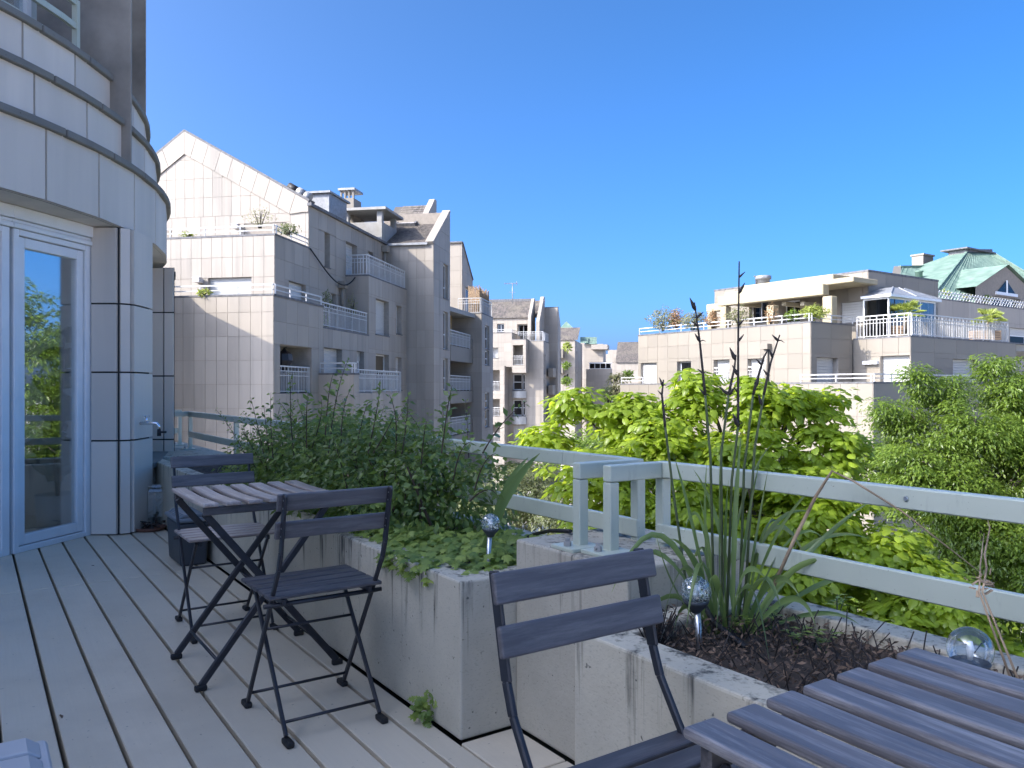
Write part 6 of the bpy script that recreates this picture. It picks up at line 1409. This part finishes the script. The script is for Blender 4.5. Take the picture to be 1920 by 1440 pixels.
def bush(name, label, px, py, d, rx, ry, n, size, mat, cat='plant', grp='plants on the terraces', tmpl=LANCE, pot=True):
    c = Vector(at(px, py, d)); s = d / F; t = thing(name, label, cat, c - Vector((0, 0, ry * s)), 0, grp)
    dd = unit(nrg.normal(size=(n, 3))); rad = nrg.uniform(.2, 1.0, (n, 1)) ** .5; lump = 1 + .25 * np.sin(dd[:, :1] * 7 + 1) * np.cos(dd[:, 2:] * 6)
    P = np.array(c) + dd * rad * lump * np.array([rx * s, min(rx, ry * 1.2) * s, ry * s])
    leafmesh('foliage', P, dd + nrg.normal(size=(n, 3)) * .6 + np.array([0, 0, .5]), unit(dd + nrg.normal(size=(n, 3)) * .5 + np.array([0, 0, .4])), size * nrg.uniform(.5, 1.2, n), tmpl[0], tmpl[1], M[mat], t, c - Vector((0, 0, ry * s)))
    m = MB()
    for k in range(5): q = Vector((rnd.uniform(-.6, .6) * rx * s, rnd.uniform(-.3, .3) * rx * s, ry * s * rnd.uniform(.8, 1.7))); m.tube([(q.x * .15, q.y * .15, 0), q * .5, q], [.03, .02, .01], 5)
    m.build('branches', M['bark_dark'], t)
for args in (('terrace_bush', 'grey green olive like bush at the left end of the upper right terrace', 1245, 598, 43.0, 30, 22, 900, .16, 'olive'), ('terrace_bush', 'reddish brown dried bush among the green ones on the upper right terrace', 1268, 598, 42.6, 14, 20, 500, .16, 'russet'),
             ('terrace_bush', 'grey bush right of the reddish one behind the two tube rail', 1300, 602, 41.6, 24, 18, 700, .16, 'olive'), ('terrace_bush', 'brownish shrub in front of the pergola left post', 1336, 600, 40.4, 14, 16, 420, .15, 'russet'), ('terrace_bush', 'straggly green shrub under the pergola beam', 1385, 592, 38.6, 22, 18, 360, .17, 'olive'),
             ('terrace_bush', 'thin pale shrub by the middle pergola post', 1446, 590, 37.2, 12, 20, 200, .15, 'russet'), ('terrace_bush', 'light green bush at the right end of the pergola', 1525, 585, 35.7, 26, 13, 600, .17, 'palm'), ('terrace_bush', 'small green shrub between the pergola posts', 1485, 592, 36.4, 13, 11, 240, .15, 'tree'),
             ('terrace_bush', 'yellow green bush at the corner below the copper roof', 1768, 556, 56, 11, 10, 260, .3, 'palm'), ('terrace_bush', 'trailing olive bush over the parapet below the copper roof', 1803, 563, 57, 14, 11, 300, .3, 'olive'), ('terrace_bush', 'round dark bush left of the triangular dormer', 1848, 562, 57.5, 9, 6, 160, .3, 'tree'),
             ('balcony_bush', 'yellow green plant hanging from a balcony of the distant shaded block', 1063, 650, 108, 7, 8, 200, .5, 'palm'), ('balcony_bush', 'dark plant on the lower balcony of the distant shaded block', 1062, 685, 108, 6, 5, 120, .5, 'tree'), ('balcony_bush', 'dark plants on the bottom balcony of the distant shaded block', 1062, 714, 108, 10, 7, 160, .5, 'tree'),
             ('street_bush', 'green shrub on the lower terrace behind the two tube rail', 1178, 703, 52, 11, 9, 220, .24, 'tree'), 
             ('terrace_bush', 'bare twiggy bush on the top terrace of the gabled block', 487, 408, 31.5, 28, 20, 260, .1, 'olive'), ('terrace_bush', 'small green bush beside the twiggy one on the top terrace', 540, 430, 30.6, 20, 10, 240, .14, 'hedge'), ('terrace_bush', 'low yellowish plants behind the top left tube rail', 352, 440, 31.5, 16, 5, 160, .1, 'palm'),
             ('terrace_bush', 'small spiky plant on the middle terrace of the gabled block', 384, 549, 28.6, 11, 6, 110, .16, 'palm'), ('terrace_bush', 'tall thin shrub by the downpipe on the gabled block', 612, 570, 33, 8, 28, 260, .13, 'hedge'), ('terrace_bush', 'wispy shrub in the balcony corner beside the bar railing', 660, 575, 36, 9, 26, 160, .13, 'olive'), ('terrace_bush', 'green plant pressed behind the bar railing of the middle balcony', 611, 600, 33.4, 6, 18, 220, .14, 'tree')):
    bush(*args)
def palm(label, px, py, d, r, pot):
    c = Vector(at(px, py, d)); t = thing('potted_palm', label, 'palm', c, 0, 'potted palms on the terraces'); s = d / F * r; m = MB()
    for i in range(22):
        an = i * 2.4; el = R(rnd.uniform(-10, 65)); dv = Vector((math.cos(an) * math.cos(el), math.sin(an) * math.cos(el), math.sin(el))); hub = dv * s * .55
        m.bar((0, 0, 0), hub, .03, .02)
        for k in range(11):
            a2 = (k - 5) * .22; sd = dv.cross(Vector((0, 0, 1))).normalized(); f = (dv * math.cos(a2) + sd * math.sin(a2)).normalized(); blade(m, [hub, hub + f * s * .3, hub + f * s * .62 + Vector((0, 0, -.1 * s))], .07)
    m.build('fronds', M['palm'], t, fix=False)
    MB().tube([(0, 0, 0), (0, 0, -pot)], .09, 8).build('stem', M['bark'], t)
palm('green potted palm in front of the glazed porch', 1697, 592, 36.3, 33, .9)
palm('yellowing potted palm at the right end of the bar railing', 1853, 602, 39.6, 28, 1.0)
for lab, px0, px1, y0, y1, d in (('orange wooden planter box behind the bar railing', 1666, 1704, 611, 631, 36.6), ('pale wooden planter at the right end of the bar railing', 1822, 1872, 620, 638, 39.8)):
    c = at((px0 + px1) / 2, y1, d); t = thing('wooden_planter', lab, 'planter', c, 0, 'wooden planters'); w = (px1 - px0) * d / F / 2; h = (y1 - y0) * d / F
    for k in range(4): MB().box(-w, w, -.25, .25, h * k / 4 + .01, h * (k + 1) / 4 - .01).build('plank', M['planter_wood'], t)
    MB().box(-w + .03, w - .03, -.22, .22, 0, h - .02).build('liner', M['soil'], t)
